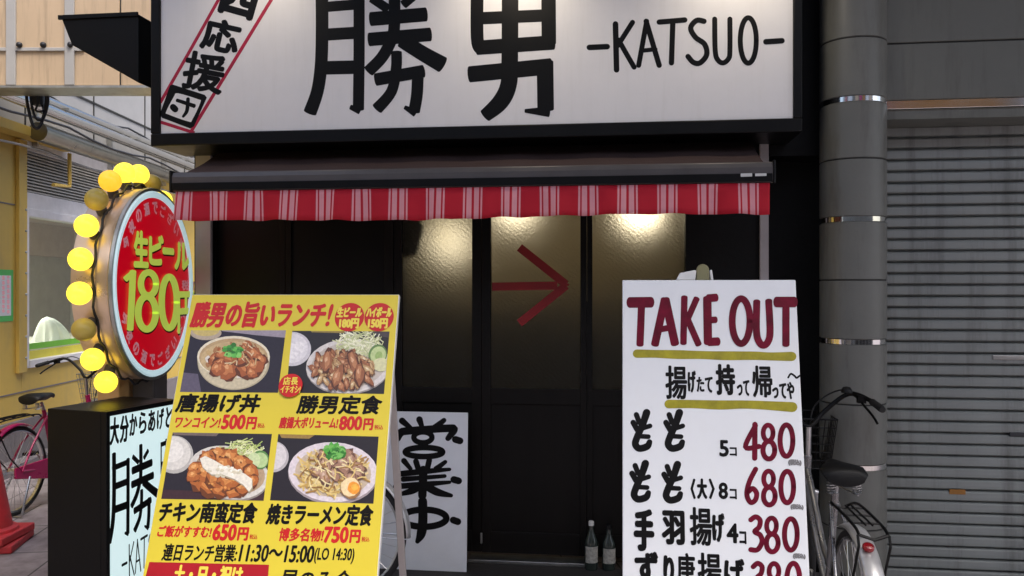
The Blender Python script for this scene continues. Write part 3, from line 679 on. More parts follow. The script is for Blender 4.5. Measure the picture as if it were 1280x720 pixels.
tb.tube([q0 + Z * (zL1 + .04), q0 + Z * (zL0 + .1), q0 + Z * (zL0 + .08) - LD * .3], .018, 6); tb.build('bracket_rod', 'yellow_wall', yel, smooth=40)
cb = thing('black_cables', at(45, 120, 6.5), 'black cables looping under the beige panels', 'cables')
for k_, (xa, xb, lo_) in enumerate(((33, 58, 157), (38, 60, 148), (46, 52, 138))):
    mb = MB(); pts = [at(xa, 105, 6.5), at(xa + 1, 128, 6.5), at((xa + xb) / 2 - 4, lo_, 6.5), at((xa + xb) / 2 + 5, lo_, 6.52), at(xb, 128, 6.55), at(xb - 1, 105, 6.55)]
    mb.tube([V(p) for p in smooth_path([tuple(p) for p in pts], 6)], .012 - .002 * k_, 8); mb.build('cable', 'cable', cb, smooth=60)
for k_, (z0c, dcc, sag) in enumerate(((3.42, .12, .10), (3.08, .36, .07), (2.86, .14, .05))):
    mb = MB(); mb.tube([L0 + LD * (5.4 + .45 * i) + LN * dcc + Z * (z0c - sag * math.sin(math.pi * ((i * .45 / 2.1) % 1))) for i in range(19)], .011, 6); mb.build('cable', 'cable' if k_ != 2 else 'upper_panel', cb, smooth=60)
mb = MB(); a_, b_ = at(42, 108, 6.55), at(55, 132, 6.55); mb.box(a_.x, b_.x, 6.50, 6.6, b_.z, a_.z); mb.build('junction_box', 'cable', cb, bevel=.004)
# beige clad block over the alley mouth
YB = 6.2; bb = at(0, 107, YB).z; bl, brt = at(-160, 0, YB).x, at(215, 0, YB).x
clad = thing('metal_cladding', (at(80, 0, YB).x, YB, bb), 'weathered beige metal cladding panels above the alley', 'cladding')
mb = MB(); seams = [at(p, 0, YB).x for p in (15, 88, 150)]; edges = [bl] + seams + [brt]; zm = at(0, 62, YB).z
for i in range(len(edges) - 1):
    for za, zb_ in ((bb, zm - .004), (zm + .004, 4.9)):
        mb.box(edges[i] + .006, edges[i + 1] - .006, YB, YB + .25, za, zb_)
mb.build('panel', 'cladding', clad, bevel=.006)
mb = MB(); mb.box(bl, brt, YB + .012, YB + .24, bb + .01, 4.88); mb.build('backing', 'joint', clad)
for sx in seams[:2]:
    mb = MB(); mb.box(sx - .035, sx + .035, YB - .02, YB - .001, bb, 4.9); mb.build('cover_strip', 'upper_panel', clad, bevel=.004)
mb = MB(); mb.box(bl, at(106, 0, YB).x, YB - .016, YB - .001, zm - .014, zm + .012); mb.build('cover_strip', 'upper_panel', clad, bevel=.003)
for p in (24, 54, 88):
    mb = MB(); q = at(p, 56, YB - .02); mb.ball(q, .022, 8); mb.build('bolt', 'cable', clad, smooth=60)
mb = MB(); mb.box(bl, brt, YB - .012, YB + .26, bb - .018, bb - .001); mb.build('edge_trim', 'dull_steel', clad)
# pale wall that closes the alley
mb = MB(); mb.box(-5.2, -.5, 14.2, 14.5, 0, 6); e_ = thing('back_building', (-3, 14.2, 0), 'pale building closing the far end of the alley', 'building'); mb.build('wall', 'upper_panel', e_)
mb = MB(); mb.box(-3.8, -2.9, 14.15, 14.199, 0, 2.1); mb.build('door', 'grey_paint', e_, bevel=.01)

# ---------------------------------------------------------------- round illuminated beer sign
DY = 4.45; DC = at(195, 355, DY); DR = .50
beer = thing('round_sign', (DC.x - .06, DC.y + .2, 0), 'round red beer price sign ringed with yellow bulbs at the shop corner', 'sign')
AX = V((1, 0, 0)); UX = V((0, 1, 0))
mb = MB(); mb.lathe([(DR - .07, -.20), (DR - .02, -.20), (DR, -.19), (DR, -.035), (DR - .012, -.012), (DR - .03, -.012)], 72, DC, AX, UX, cap=True); mb.build('drum', 'drum', beer, smooth=35)
mb = MB(); mb.lathe([(DR + .002, -.016), (DR + .007, -.010), (DR + .004, .004), (DR - .010, .004)], 72, DC, AX, UX, cap=False); mb.build('outer_rim', 'dull_steel', beer, smooth=35)
mb = MB(); mb.lathe([(DR - .010, -.001), (DR - .016, .012), (DR - .044, .006), (DR - .047, -.004)], 72, DC, AX, UX, cap=False); mb.build('lit_rim', 'rim_lit', beer, smooth=35)
mb = MB(); mb.lathe([(.001, .0), (DR - .045, .0)], 72, DC, AX, UX, cap=False); mb.lathe([(DR - .045, -.02), (DR - .045, .0)], 72, DC, AX, UX, cap=False); mb.build('disc', 'disc_red', beer)
DP = Plane(DC, (0, 1, 0), (0, 0, 1))
shadow = [('生', 167, 186, 290, 337), ('ビ', 186, 205, 295, 334), ('ー', 203, 218, 308, 324), ('ル', 218, 238, 305, 340), ('円', 222, 243, 366, 418)]
txt = [(t, a - 1.5, b - 1.5, c - 2, d_ - 2) for t, a, b, c, d_ in shadow]
bd = [dict(bold=.10), dict(bold=.12), dict(bold=.35), dict(bold=.13), dict(bold=.07)]
lettering(DP, [s_ + (dict(b, h=.0012),) for s_, b in zip(shadow, bd)], 'black_print', beer, name='lettering_shadow')
lettering(DP, [s_ + (dict(b, h=.006),) for s_, b in zip(txt, bd)], 'lime_ink', beer)
NUM180 = [([(155, 349), (166, 340)], 7.5), ([(164.5, 339), (163, 375), (161, 412)], 8.4), (ell(184, 355, 9.5, 14.5), 8.2), (ell(182, 391, 11, 20.5), 8.6), (ell(210, 378, 9.5, 32), 8.2)]
strokes('lettering_shadow', DP, [([(x + 1.5, y + 2) for x, y in p_], w_) for p_, w_ in NUM180], ID, 'black_print', beer, h0=.0014, cap=.4)
strokes('lettering', DP, NUM180, ID, 'lime_ink', beer, h0=.0065, cap=.4)
lettering(DP, [('税抜', 227, 243, 350, 363, dict(bold=.1))], 'pink_ink', beer)
mb = MB()
for word, c0, c1, flip in (('今夜の酒でございます', 150, 20, False), ('今夜の酒でございます', 205, 335, True)):
    m_ = len(word)
    for i, ch in enumerate(word):
        q = c0 + (c1 - c0) * i / (m_ - 1); rr = DR - .098; u, v = rr * math.cos(R(q)), rr * math.sin(R(q))
        # seen from the street u runs away from the viewer, so the first letter stands at the near (left) side
        write(mb, DP, ch, 0, 0, 0, 0, bold=.1, rot=(q - 90) if not flip else (q + 90), uvbox=(u - .034, u + .034, v - .034, v + .034), h=.0012)
mb.build('lettering', 'pink_ink', beer, fixn=False)
bulbs = [(235.5, 'l'), (218, 'l'), (201.5, 'o'), (184.5, 'l'), (169, 'l'), (152.5, 'l'), (136.5, 'o'), (119.5, 'w'), (103, 'l'), (87, 'l'), (71, 'o'), (55, 'l'), (38.5, 'l'), (22, 'o'), (5, 'l'), (-12, 'l'), (-29, 'o'), (-46, 'l')]
for a, k in bulbs:
    c = DC + AX * -.105 + V((0, math.cos(R(a)), math.sin(R(a)))) * (DR + .085)
    b0 = DC + AX * -.105 + V((0, math.cos(R(a)), math.sin(R(a)))) * (DR - .01)
    mb = MB(); mb.tube([b0, b0 + (c - b0) * .55], .026, 12); sk = mb.build('bulb_socket', 'stand_grey', beer, smooth=40)
    mb = MB(); mb.ball(c, .054, 14); ob = mb.build('bulb', {'l': 'bulb_lit', 'w': 'bulb_warm', 'o': 'bulb_off'}[k], sk, smooth=80)
    if k == 'o': tag(ob, 'unlit ochre bulb')
mb = MB(); mb.tube([DC + AX * -.075 + V((0, math.cos(R(a)), math.sin(R(a)))) * (DR + .018 + .012 * math.sin(R(a * 21))) for a in range(0, 360, 4)], .006, 6, closed=True); mb.build('wire', 'cable', beer, smooth=60)
mb = MB(); mb.box(DC.x - .16, DC.x - .04, 4.52, 4.70, .03, DC.z - DR + .03); mb.build('post', 'stand_grey', beer, bevel=.01)
mb = MB(); mb.box(DC.x - .24, DC.x + .02, 4.50, 4.74, .002, .03); mb.build('base', 'stand_grey', beer, bevel=.005)
mb = MB(); q = at(145, 474, 4.50); mb.box(q.x - .062, q.x + .055, 4.42, 4.60, q.z - .12, q.z + .085); mb.build('control_box', 'orange_box', beer, bevel=.008)

# ---------------------------------------------------------------- lit box sign standing on the ground
A0 = at(133, 515, 3.73); PH = R(71.4)
eu = V((math.cos(PH), math.sin(PH), 0)); en = V((math.sin(PH), -math.cos(PH), 0)); HT = A0.z; WD = .46; DP_ = .34
box = thing('box_sign', (A0.x, A0.y, 0), 'black standing box sign with a glowing pale blue face beside the yellow menu board', 'sign')
O = V((A0.x, A0.y, 0)); fr = .022
mb = MB()
mb.obox(O, eu, en, Z, (0, WD), (-DP_, -.03), (.04, HT)); mb.obox(O, eu, en, Z, (.02, WD - .02), (-DP_ + .02, -.04), (.0, .04))
mb.build('body', 'black_metal', box, bevel=.004)
mb = MB()
for a_, b_, c_, d_ in ((0, fr, .04, HT), (WD - fr, WD, .04, HT), (fr, WD - fr, .04, .04 + fr), (fr, WD - fr, HT - fr, HT)): mb.obox(O, eu, en, Z, (a_, b_), (-.0298, 0), (c_, d_))
mb.build('frame', 'black_metal', box, bevel=.002)
mb = MB(); mb.obox(O, eu, en, Z, (fr + .0005, WD - fr - .0005), (-.0295, -.008), (.04 + fr + .0005, HT - fr - .0005)); mb.build('lit_face', 'lit_face', box)
BPn = Plane(O - en * .008, eu, Z)
uw = WD - 2 * fr
mb = MB()
vz = lambda y: BPn.px(160, y)[1]
for i, ch in enumerate('大分からあげと'):
    u0 = fr + .004 + i * .0585; write(mb, BPn, ch, 0, 0, 0, 0, bold=.06, uvbox=(u0, u0 + (.056 if i < 2 else .05), vz(546 + (6 if i < 2 else 0)), vz(518)), h=.001, shear=.06)
mb.build('lettering', 'ink', box, fixn=False)
def fbx(u0, u1, v0, v1, X0, X1, Y0, Y1):
    class Q:   # map stroke units straight to plane coordinates
        n = BPn.n
        @staticmethod
        def px(x, y): return u0 + (x - X0) / (X1 - X0) * (u1 - u0), v1 - (y - Y0) / (Y1 - Y0) * (v1 - v0)
        @staticmethod
        def p(u, v, h=0): return BPn.p(u, v, h)
    return Q
ua, ub = BPn.px(134, 620)[0], BPn.px(197, 620)[0]
va, vb = BPn.px(160, 672)[1], BPn.px(160, 563)[1]
scale_w = lambda L_, k: [(p, w_ * k) for p, w_ in L_]
KB = [(p, w_ * .82) for p, w_ in KATSU]
strokes('lettering', fbx(ua, ub, va, vb, 40, 695, -60, 545), KB, ID, 'ink', box, cap=.4)
strokes('lettering', fbx(ub + .015, WD - fr - .01, va, vb, 815, 1220, -80, 545), [(p, w_ * .65) for p, w_ in OTOKO], ID, 'ink', box, cap=.4)
ka = BPn.px(152, 700)[0]; v2, v3 = BPn.px(170, 718)[1], BPn.px(170, 672)[1]
strokes('lettering', fbx(ka, WD - fr - .02, v2, v3, 285, 1015, 65, 255), [(p, w_ * .7) for p, w_ in KA], ID, 'ink', box)
li = bpy.data.lights.new('box_light', 'AREA'); bpy.data.lights.remove(li)

# ---------------------------------------------------------------- yellow lunch menu board (leans back on its stand)
MEV = V((.057, 1, 2.486)).normalized(); MEU = V((1, -.057, 0)).normalized()
MO = at(240, 368, 2.9); MPn = Plane(MO, MEU, MEV)
MW = MPn.px(499, 369)[0]; MHT = 1.28
men = thing('menu_board', (at(360, 0, 2.6).x, 2.6, 0), 'yellow lunch menu board with four food photographs leaning back on its stand', 'menu board')
mb = MB(); mb.obox(MO, MEU, MPn.n, MEV, (0, MW), (-.022, -.0002), (-MHT, .0)); mb.build('panel', 'off_white', men, bevel=.002)
mb = MB(); mb.add([MPn.p(0.002, -MHT + .002, .0003), MPn.p(MW - .002, -MHT + .002, .0003), MPn.p(MW - .002, -.002, .0003), MPn.p(.002, -.002, .0003)], [(0, 1, 2, 3)]); mb.build('poster', 'yellow_print', men)
bot = MO.z / MEV.z
for u in (.03, MW - .03):
    mb = MB(); mb.obox(MO, MEU, MPn.n, MEV, (u - .014, u + .014), (-.05, -.0225), (-bot, -.02)); mb.build('front_leg', 'trim_grey', men, bevel=.002)
    h0 = MPn.p(u, -.03, -.05); dn = V((0, .40, -1)).normalized(); dn = dn / -dn.z * h0.z
    mb = MB(); x_ = MEU; y_ = V((0, 1, .4)).normalized(); mb.obox(h0, x_, y_, dn.normalized(), (-.013 - .02, .013 - .02), (-.011, .011), (0, dn.length)); mb.build('rear_leg', 'trim_grey', men, bevel=.002)
mb = MB(); p1 = MPn.p(.05, -1.0, -.05); p2 = MPn.p(MW - .05, -1.0, -.05); mb.tube([p1, p2], .009, 8); mb.build('cross_bar', 'trim_grey', men, smooth=40)
def quadp(pts, h, col, mb): mb.add([MPn.p(*MPn.px(x, y), h) for x, y in pts], [tuple(range(len(pts)))], col)
c4, c5 = crop(190, 360, 4), crop(170, 530, 3.79)
KH = 1.4e-5
class Photo:
    """a printed food photograph: flat shapes of ink colour, clipped to the picture's four corners"""
    def __init__(s, corners, bg, f): s.q = corners; s.f = f; s.mb = MB(); s.k = 0; s.h0 = .0006; s.flat(corners, bg, raw=True)
    def clip(s, pts):
        q = s.q
        for i in range(4):
            ax_, ay_ = q[i]; bx_, by_ = q[(i + 1) % 4]; out = []
            side = lambda p: (bx_ - ax_) * (p[1] - ay_) - (by_ - ay_) * (p[0] - ax_)
            for j in range(len(pts)):
                a, b = pts[j], pts[(j + 1) % len(pts)]; sa, sb = side(a), side(b)
                if sa >= 0: out.append(a)
                if sa * sb < 0: t = sa / (sa - sb); out.append((a[0] + (b[0] - a[0]) * t, a[1] + (b[1] - a[1]) * t))
            pts = out
            if len(pts) < 3: return []
        return pts
    def flat(s, pts, col, raw=False):
        pts = pts if raw else s.clip([s.f(*p) for p in pts])
        if len(pts) < 3: return
        s.k += 1; quadp(pts, s.h0 + s.k * KH, tuple(col), s.mb)
    def ell(s, cx, cy, rx, ry, col, rot=0, n=28):
        c, sn = math.cos(R(rot)), math.sin(R(rot))
        s.flat([(cx + rx * math.cos(t) * c - ry * math.sin(t) * sn, cy + rx * math.cos(t) * sn + ry * math.sin(t) * c) for t in [2 * math.pi * i / n for i in range(n)]], col)
    def blob(s, cx, cy, r, col, asp=1.0, rot=0, rag=.25, n=11):
        c, sn = math.cos(R(rot)), math.sin(R(rot)); pts = []
        for i in range(n):
            t = 2 * math.pi * i / n; q = r * (1 + random.uniform(-rag, rag)); x, y = q * asp * math.cos(t), q * math.sin(t)
            pts.append((cx + x * c - y * sn, cy + x * sn + y * c))
        s.flat(pts, col)
    def piece(s, cx, cy, r, pal, asp=1.3, rot=None):
        """one chunk of food as printed: dark edge, body, a lighter patch and a highlight"""
        rot = random.uniform(0, 180) if rot is None else rot
        s.blob(cx + r * .06, cy + r * .14, r * 1.1, pal[0], asp, rot); s.blob(cx, cy, r, pal[1], asp, rot)
        s.blob(cx - r * .12, cy - r * .2, r * .62, pal[2], asp, rot, .35); s.blob(cx - r * .25, cy - r * .35, r * .26, pal[3], asp, rot, .4)
    def scatter(s, n, cx, cy, rx, ry, fn):
        L_ = []
        for _ in range(n):
            a, q = random.uniform(0, 2 * math.pi), math.sqrt(random.random()); L_.append((cx + rx * q * math.cos(a), cy + ry * q * math.sin(a)))
        for p in sorted(L_, key=lambda p: p[1]): fn(*p)
    def shred(s, x, y, l, wd, col, rot):
        c, sn = math.cos(R(rot)), math.sin(R(rot)); k = random.uniform(-.25, .25) * l
        P_ = [(-l, -wd), (0, -wd + k), (l, -wd), (l, wd), (0, wd + k), (-l, wd)]
        s.flat([(x + a * c - b * sn, y + a * sn + b * c) for a, b in P_], col)
    def done(s): return s.mb.build('food_photo', 'print', men, fixn=False)
K = 1.12
def D_(r, g_, b): return S(r, g_, b, K)
fried = (D_(96, 52, 30), D_(158, 88, 48), D_(190, 120, 72), D_(214, 160, 110))
meat = (D_(86, 50, 34), D_(146, 92, 60), D_(176, 122, 84), D_(206, 164, 128))
pale = (D_(120, 88, 60), D_(176, 140, 96), D_(200, 172, 128), D_(222, 206, 176))
kat = (D_(104, 56, 26), D_(170, 96, 44), D_(198, 128, 66), D_(220, 166, 104))
rice = D_(216, 208, 196)
random.seed(11)
# 1: fried chicken bowl
p = Photo([(239, 413), (357.5, 413), (347.5, 491), (225, 490)], D_(40, 34, 44), c4)
p.flat([(345, 205), (680, 205), (680, 250), (520, 236), (350, 216)], D_(150, 140, 150)); p.ell(270, 225, 78, 36, D_(176, 160, 140)); p.ell(270, 215, 66, 26, D_(196, 176, 108))
p.flat([(130, 420), (230, 430), (250, 540), (120, 540)], D_(92, 84, 100))
bowl = [(226, 345)] + [(408 + 180 * math.cos(R(a)), 372 + 138 * math.sin(R(a))) for a in range(176, 2, -6)] + [(590, 345)]
p.flat(bowl, D_(172, 160, 132)); p.flat([(x * .97 + 10, y * .985 + 2) for x, y in bowl], D_(196, 184, 154))
p.ell(408, 344, 182, 104, D_(222, 212, 186)); p.ell(408, 348, 172, 96, D_(180, 152, 110)); p.ell(408, 356, 164, 88, D_(194, 168, 124))
p.scatter(60, 408, 360, 150, 80, lambda x, y: p.blob(x, y, random.uniform(7, 15), random.choice([rice, D_(190, 160, 110), D_(168, 120, 76), D_(214, 196, 160)]), 1.5, random.uniform(0, 180)))
p.scatter(9, 430, 412, 90, 30, lambda x, y: p.blob(x, y, random.uniform(16, 24), rice, 1.3))
for x, y, r in ((318, 360, 30), (352, 330, 30), (470, 300, 30), (512, 330, 32), (546, 362, 28), (350, 385, 40), (385, 410, 44), (470, 395, 42), (512, 395, 38), (440, 350, 32), (330, 405, 32), (500, 425, 26), (395, 350, 30)): p.piece(x, y, r, fried, 1.15)
p.scatter(34, 440, 330, 110, 60, lambda x, y: p.shred(x, y, random.uniform(10, 22), 3, random.choice([D_(196, 168, 120), D_(150, 96, 60), D_(214, 190, 150)]), random.uniform(0, 180)))
p.scatter(34, 405, 316, 48, 32, lambda x, y: p.blob(x, y, random.uniform(6, 13), random.choice([D_(70, 150, 60), D_(100, 180, 80), D_(50, 116, 46), D_(130, 196, 100)]), 1.2))
p.done()
# 2: stir fried pork set
p = Photo([(365.5, 413.5), (487, 414.5), (480, 492.5), (357.5, 491)], D_(34, 30, 32), c4)
p.flat([(780, 200), (980, 200), (960, 226), (800, 222)], D_(140, 120, 60)); p.flat([(1080, 205), (1200, 205), (1190, 250), (1090, 232)], D_(70, 62, 60))
p.ell(700, 305, 96, 86, D_(196, 192, 196)); p.ell(696, 300, 84, 74, D_(214, 210, 212)); p.scatter(30, 700, 300, 60, 55, lambda x, y: p.blob(x, y, 8, D_(226, 222, 222), 1.6, random.uniform(0, 180)))
p.ell(982, 396, 212, 138, D_(150, 142, 138), -4); p.ell(982, 390, 212, 136, D_(206, 200, 196), -4); p.ell(982, 388, 186, 114, D_(188, 178, 168), -4)
p.scatter(170, 1040, 285, 110, 62, lambda x, y: p.shred(x, y, random.uniform(18, 36), 2.4, random.choice([D_(214, 214, 176), D_(196, 200, 150), D_(228, 228, 200), D_(176, 184, 130)]), random.uniform(-70, 60)))
p.ell(1130, 335, 46, 52, D_(96, 128, 70), 20); p.ell(1132, 337, 38, 44, D_(184, 200, 140), 20); p.ell(1135, 340, 18, 22, D_(150, 176, 104), 20); p.ell(1146, 385, 42, 34, D_(206, 204, 160))
p.scatter(95, 960, 408, 150, 84, lambda x, y: p.piece(x, y, random.uniform(9, 18), random.choice([meat, meat, pale]), 2.3, random.uniform(30, 130)))
for x, y in ((1010, 370), (1040, 430), (930, 450), (880, 370)): p.piece(x, y, 22, meat, 2.6, random.uniform(60, 110))
p.done()
# 3: chicken nanban set
p = Photo([(216, 540.5), (340, 542.6), (329.6, 626), (201.6, 623.6)], D_(38, 32, 38), c5)
p.flat([(170, 36), (400, 36), (380, 58), (180, 52)], D_(110, 96, 90)); p.flat([(110, 310), (620, 330), (610, 370), (110, 360)], D_(60, 36, 40))
p.ell(180, 145, 92, 90, D_(176, 172, 166)); p.ell(176, 138, 84, 80, D_(208, 204, 196)); p.ell(166, 128, 60, 52, D_(222, 218, 210))
p.ell(440, 236, 194, 128, D_(140, 132, 124), 12); p.ell(440, 230, 192, 124, D_(206, 202, 194), 12); p.ell(446, 226, 168, 104, D_(176, 150, 120), 12)
p.scatter(150, 505, 140, 92, 60, lambda x, y: p.shred(x, y, random.uniform(18, 34), 2.4, random.choice([D_(206, 212, 150), D_(182, 194, 116), D_(224, 226, 184), D_(160, 178, 96)]), random.uniform(-75, 50)))
p.ell(590, 170, 42, 44, D_(90, 136, 70)); p.ell(592, 172, 34, 36, D_(176, 200, 140)); p.ell(560, 172, 30, 36, D_(196, 210, 160))
for x, y, r in ((285, 215, 38), (300, 262, 42), (350, 290, 42), (405, 300, 44), (460, 312, 40), (505, 300, 34), (330, 230, 40), (380, 255, 44), (440, 270, 42), (390, 150, 44), (450, 165, 46), (505, 190, 42), (545, 230, 36), (420, 200, 42), (340, 160, 32), (275, 245, 28), (555, 270, 26)): p.piece(x, y, r, kat, 1.1)
p.scatter(50, 420, 230, 140, 90, lambda x, y: p.blob(x, y, random.uniform(4, 8), random.choice([D_(214, 150, 80), D_(120, 70, 30), D_(186, 120, 60)])))
sauce = [(305, 165), (330, 152), (372, 172), (420, 200), (470, 212), (520, 238), (552, 262), (552, 300), (538, 322), (512, 290), (470, 262), (410, 240), (360, 240), (318, 205)]
p.flat([(x + 3, y + 8) for x, y in sauce], D_(170, 158, 130)); p.flat(sauce, D_(226, 220, 204)); p.scatter(26, 430, 225, 90, 30, lambda x, y: p.blob(x, y, 6, random.choice([D_(238, 234, 222), D_(206, 198, 172)]), 1.5))
p.done()
# 4: fried noodles set
p = Photo([(348, 542.6), (473.4, 545.8), (466.8, 629.7), (337.5, 625.5)], D_(34, 27, 32), c5)
p.flat([(675, 40), (860, 44), (820, 70), (690, 66)], D_(150, 120, 60)); p.ell(650, 155, 74, 74, D_(176, 170, 172)); p.ell(648, 150, 66, 66, D_(206, 200, 200))
p.ell(934, 236, 214, 146, D_(150, 138, 140), 3); p.ell(934, 228, 212, 142, D_(212, 202, 206), 3); p.ell(934, 230, 180, 116, D_(190, 172, 150), 3)
p.scatter(190, 930, 230, 165, 100, lambda x, y: p.shred(x, y, random.uniform(16, 44), 4.2, random.choice([D_(206, 176, 104), D_(188, 152, 84), D_(222, 200, 140), D_(160, 122, 66), D_(214, 190, 120)]), random.uniform(0, 180)))
p.scatter(26, 960, 215, 100, 75, lambda x, y: p.piece(x, y, random.uniform(16, 28), (D_(96, 66, 54), D_(156, 118, 96), D_(184, 150, 126), D_(206, 180, 160)), 1.6))
p.scatter(60, 930, 230, 150, 90, lambda x, y: p.shred(x, y, random.uniform(12, 30), 3, random.choice([D_(216, 190, 120), D_(150, 110, 60), D_(226, 210, 160)]), random.uniform(0, 180)))
p.scatter(34, 948, 135, 40, 34, lambda x, y: p.blob(x, y, random.uniform(8, 16), random.choice([D_(50, 120, 40), D_(80, 160, 60), D_(34, 88, 34), D_(110, 176, 84)]), 1.3, random.uniform(0, 180), .4))
p.blob(1020, 305, 50, D_(150, 110, 70), 1, 0, .06); p.blob(1018, 300, 46, D_(230, 206, 160), 1, 0, .05); p.blob(1034, 304, 30, D_(240, 150, 50), 1, 0, .06); p.blob(1038, 300, 16, D_(248, 176, 70), 1, 0, .1)
p.done()
br = dict(bold=.075, shear=.12)
lettering(MPn, [('勝男の旨いランチ', 239, 408, 377, 410, dict(bold=.075, shear=.16)), ('!', 408, 416, 380, 408, dict(bold=.06, shear=.2))], 'red_print', men)
for cx in (437, 474):
    mb = MB(); u, v = MPn.px(cx, 396.5); r = MPn.px(cx + 18.3, 396.5)[0] - u
    mb.add([MPn.p(u + r * math.cos(t), v + r * 1.02 * math.sin(t), .0014 if cx < 450 else .0017) for t in [2 * math.pi * i / 40 for i in range(40)]], [tuple(range(40))]); mb.build('price_spot', 'red_print', men, fixn=False)
mb = MB(); u, v = MPn.px(364, 482.5); r = MPn.px(378.8, 482.5)[0] - u
mb.add([MPn.p(u + r * math.cos(t), v + r * math.sin(t), .0075) for t in [2 * math.pi * i / 40 for i in range(40)]], [tuple(range(40))]); mb.build('seal_spot', 'red_print', men, fixn=False)
mb = MB()
for t, a, b, c_, d_ in (('店長', 355, 373.5, 472, 482), ('イチオシ!', 351.5, 376.5, 483, 492)): write(mb, MPn, t, a, b, c_, d_, bold=.06, h=.0080)
mb.build('lettering', 'yellow_ink', men, fixn=False)
lettering(MPn, [('生ビール', 421, 453, 384, 397, dict(bold=.1, shear=.15)), ('180円', 424, 449, 398, 411, dict(bold=.12)), ('ハイボール', 458, 490, 384, 397, dict(bold=.1, shear=.15)), ('150円', 460, 485, 398, 411, dict(bold=.12))], 'yellow_ink', men, h=.0022)
lettering(MPn, [('唐揚げ丼', 220, 326, 492, 516, br), ('勝男定食', 371, 478, 494, 518, br), ('チキン南蛮定食', 199, 322, 627, 654, br), ('焼きラーメン定食', 333, 467, 630, 657, br)], 'black_print', men, bold=.1)
sm = dict(bold=.07, shear=.12); nm = dict(bold=.10, shear=.05); ti = dict(bold=.04)
lettering(MPn, [('ワンコイン!', 219, 276, 521, 535, sm), ('500', 277, 307, 518, 537, nm), ('円', 308, 321, 521, 537, nm), ('税込', 322, 331, 529, 535, ti), ('唐揚大ボリューム!', 349, 423, 521, 536, sm), ('800', 424, 453, 520, 538, nm), ('円', 454, 467, 523, 538, nm), ('税込', 468, 479, 531, 537, ti),
    ('ご飯がすすむ!', 197, 265, 657, 672, sm), ('650', 266, 296, 655, 676, nm), ('円', 297, 311, 659, 676, nm), ('税込', 312, 322, 668, 674, ti), ('博多名物!', 349, 405, 660, 677, sm), ('750', 405, 436, 658, 679, nm), ('円', 437, 451, 662, 679, nm), ('税込', 452, 462, 671, 677, ti)], 'red_print', men)
lettering(MPn, [('連日ランチ営業:', 203, 297, 680, 702, dict(bold=.05, shear=.12)), ('11:30〜15:00', 299, 393, 681, 703, dict(bold=.06, shear=.12)), ('(LO 14:30)', 393, 443, 685, 705, dict(bold=.04, shear=.12)), ('昼のみ会', 350, 440, 712, 738, dict(bold=.05, shear=.12))], 'black_print', men)
mb = MB(); poly(mb, MPn, [(187, 702.5), (336.5, 706), (333, 745), (176, 745)], .0014); mb.build('red_banner', 'dark_red_print', men, fixn=False)
lettering(MPn, [('土・日・祝は', 217, 304, 706.5, 732, dict(bold=.08, shear=.05))], 'yellow_ink', men, h=.0022)

# ---------------------------------------------------------------- white TAKE OUT board
TEV = V((.129, 1, 4.39)).normalized(); TEU = V((1, -.129, 0)).normalized()
TO = at(778, 350, 2.92); TP = Plane(TO, TEU, TEV); TW = TP.px(994.5, 349)[0]; THT = TO.z / TEV.z
tk = thing('price_board', (at(890, 0, 2.7).x, 2.75, 0), 'white hand painted TAKE OUT price board right of the door', 'sign board')
mb = MB(); mb.obox(TO, TEU, TP.n, TEV, (0, TW), (-.02, 0), (-THT + .14, 0)); mb.build('panel', 'board_white', tk, bevel=.003)
for u in (.04, TW - .04):
    mb = MB(); mb.obox(TO, TEU, TP.n, TEV, (u - .017, u + .017), (-.045, -.0205), (-THT, -.05)); mb.build('front_leg', 'off_white', tk, bevel=.002)
    h0 = TP.p(u, -.06, -.06); dn = V((.03, .27, -1)); dn = dn * h0.z
    mb = MB(); mb.obox(h0, TEU, V((0, 1, .27)).normalized(), dn.normalized(), (-.017, .017), (-.012, .012), (0, dn.length)); mb.build('rear_leg', 'off_white', tk, bevel=.002)
k5 = crop(760, 330, 3.427)
TXT = [([(92, 165), (186, 164)], 46), ([(144, 168), (137, 346)], 31), ([(243, 152), (201, 345)], 34), ([(246, 152), (287, 342)], 36), ([(212, 282), (272, 272)], 26), ([(327, 142), (323, 340)], 28), ([(380, 148), (335, 250)], 27), ([(340, 235), (388, 345)], 28),
       ([(425, 146), (428, 338)], 36), ([(428, 147), (464, 144)], 34), ([(428, 241), (462, 239)], 28), ([(432, 334), (472, 332)], 36), (ell(570, 245, 38, 96), 29), ([(637, 160), (636, 290), (648, 335), (666, 348), (684, 335), (694, 290), (688, 157)], 30), ([(720, 163), (800, 163)], 45), ([(762, 168), (762, 347)], 31)]
strokes('lettering', TP, TXT, k5, 'maroon_ink', tk, cap=.55)
strokes('underline', TP, [([(124, 384), (200, 385, .93), (300, 388, 1.05), (400, 390, .95), (500, 393, 1.05), (620, 393), (700, 396, .96), (787, 396, 1.1)], 36), ([(260, 600), (360, 600, .95), (480, 604, 1.06), (580, 602, .95), (680, 606), (790, 613, 1.15)], 37)], k5, 'olive_ink', tk)
hw = dict(bold=.09)
lettering(TP, [('揚', 831.5, 859, 457, 499, dict(bold=.045)), ('げ', 859.5, 870, 463, 491), ('た', 870.5, 880.5, 471, 490), ('て', 881, 891, 471, 491), ('持', 894.5, 919, 455, 494), ('って', 921, 937, 475, 495), ('帰', 940, 965.5, 457, 497, dict(bold=.045)), ('ってや', 965, 993, 477, 499)], 'ink', tk, bold=.07)
strokes('lettering', TP, [([(1142, 178), (1160, 152), (1185, 165), (1200, 180), (1222, 165)], 13)], crop(780, 440, 5.565), 'ink', tk)
k6 = crop(760, 500, 3.273)
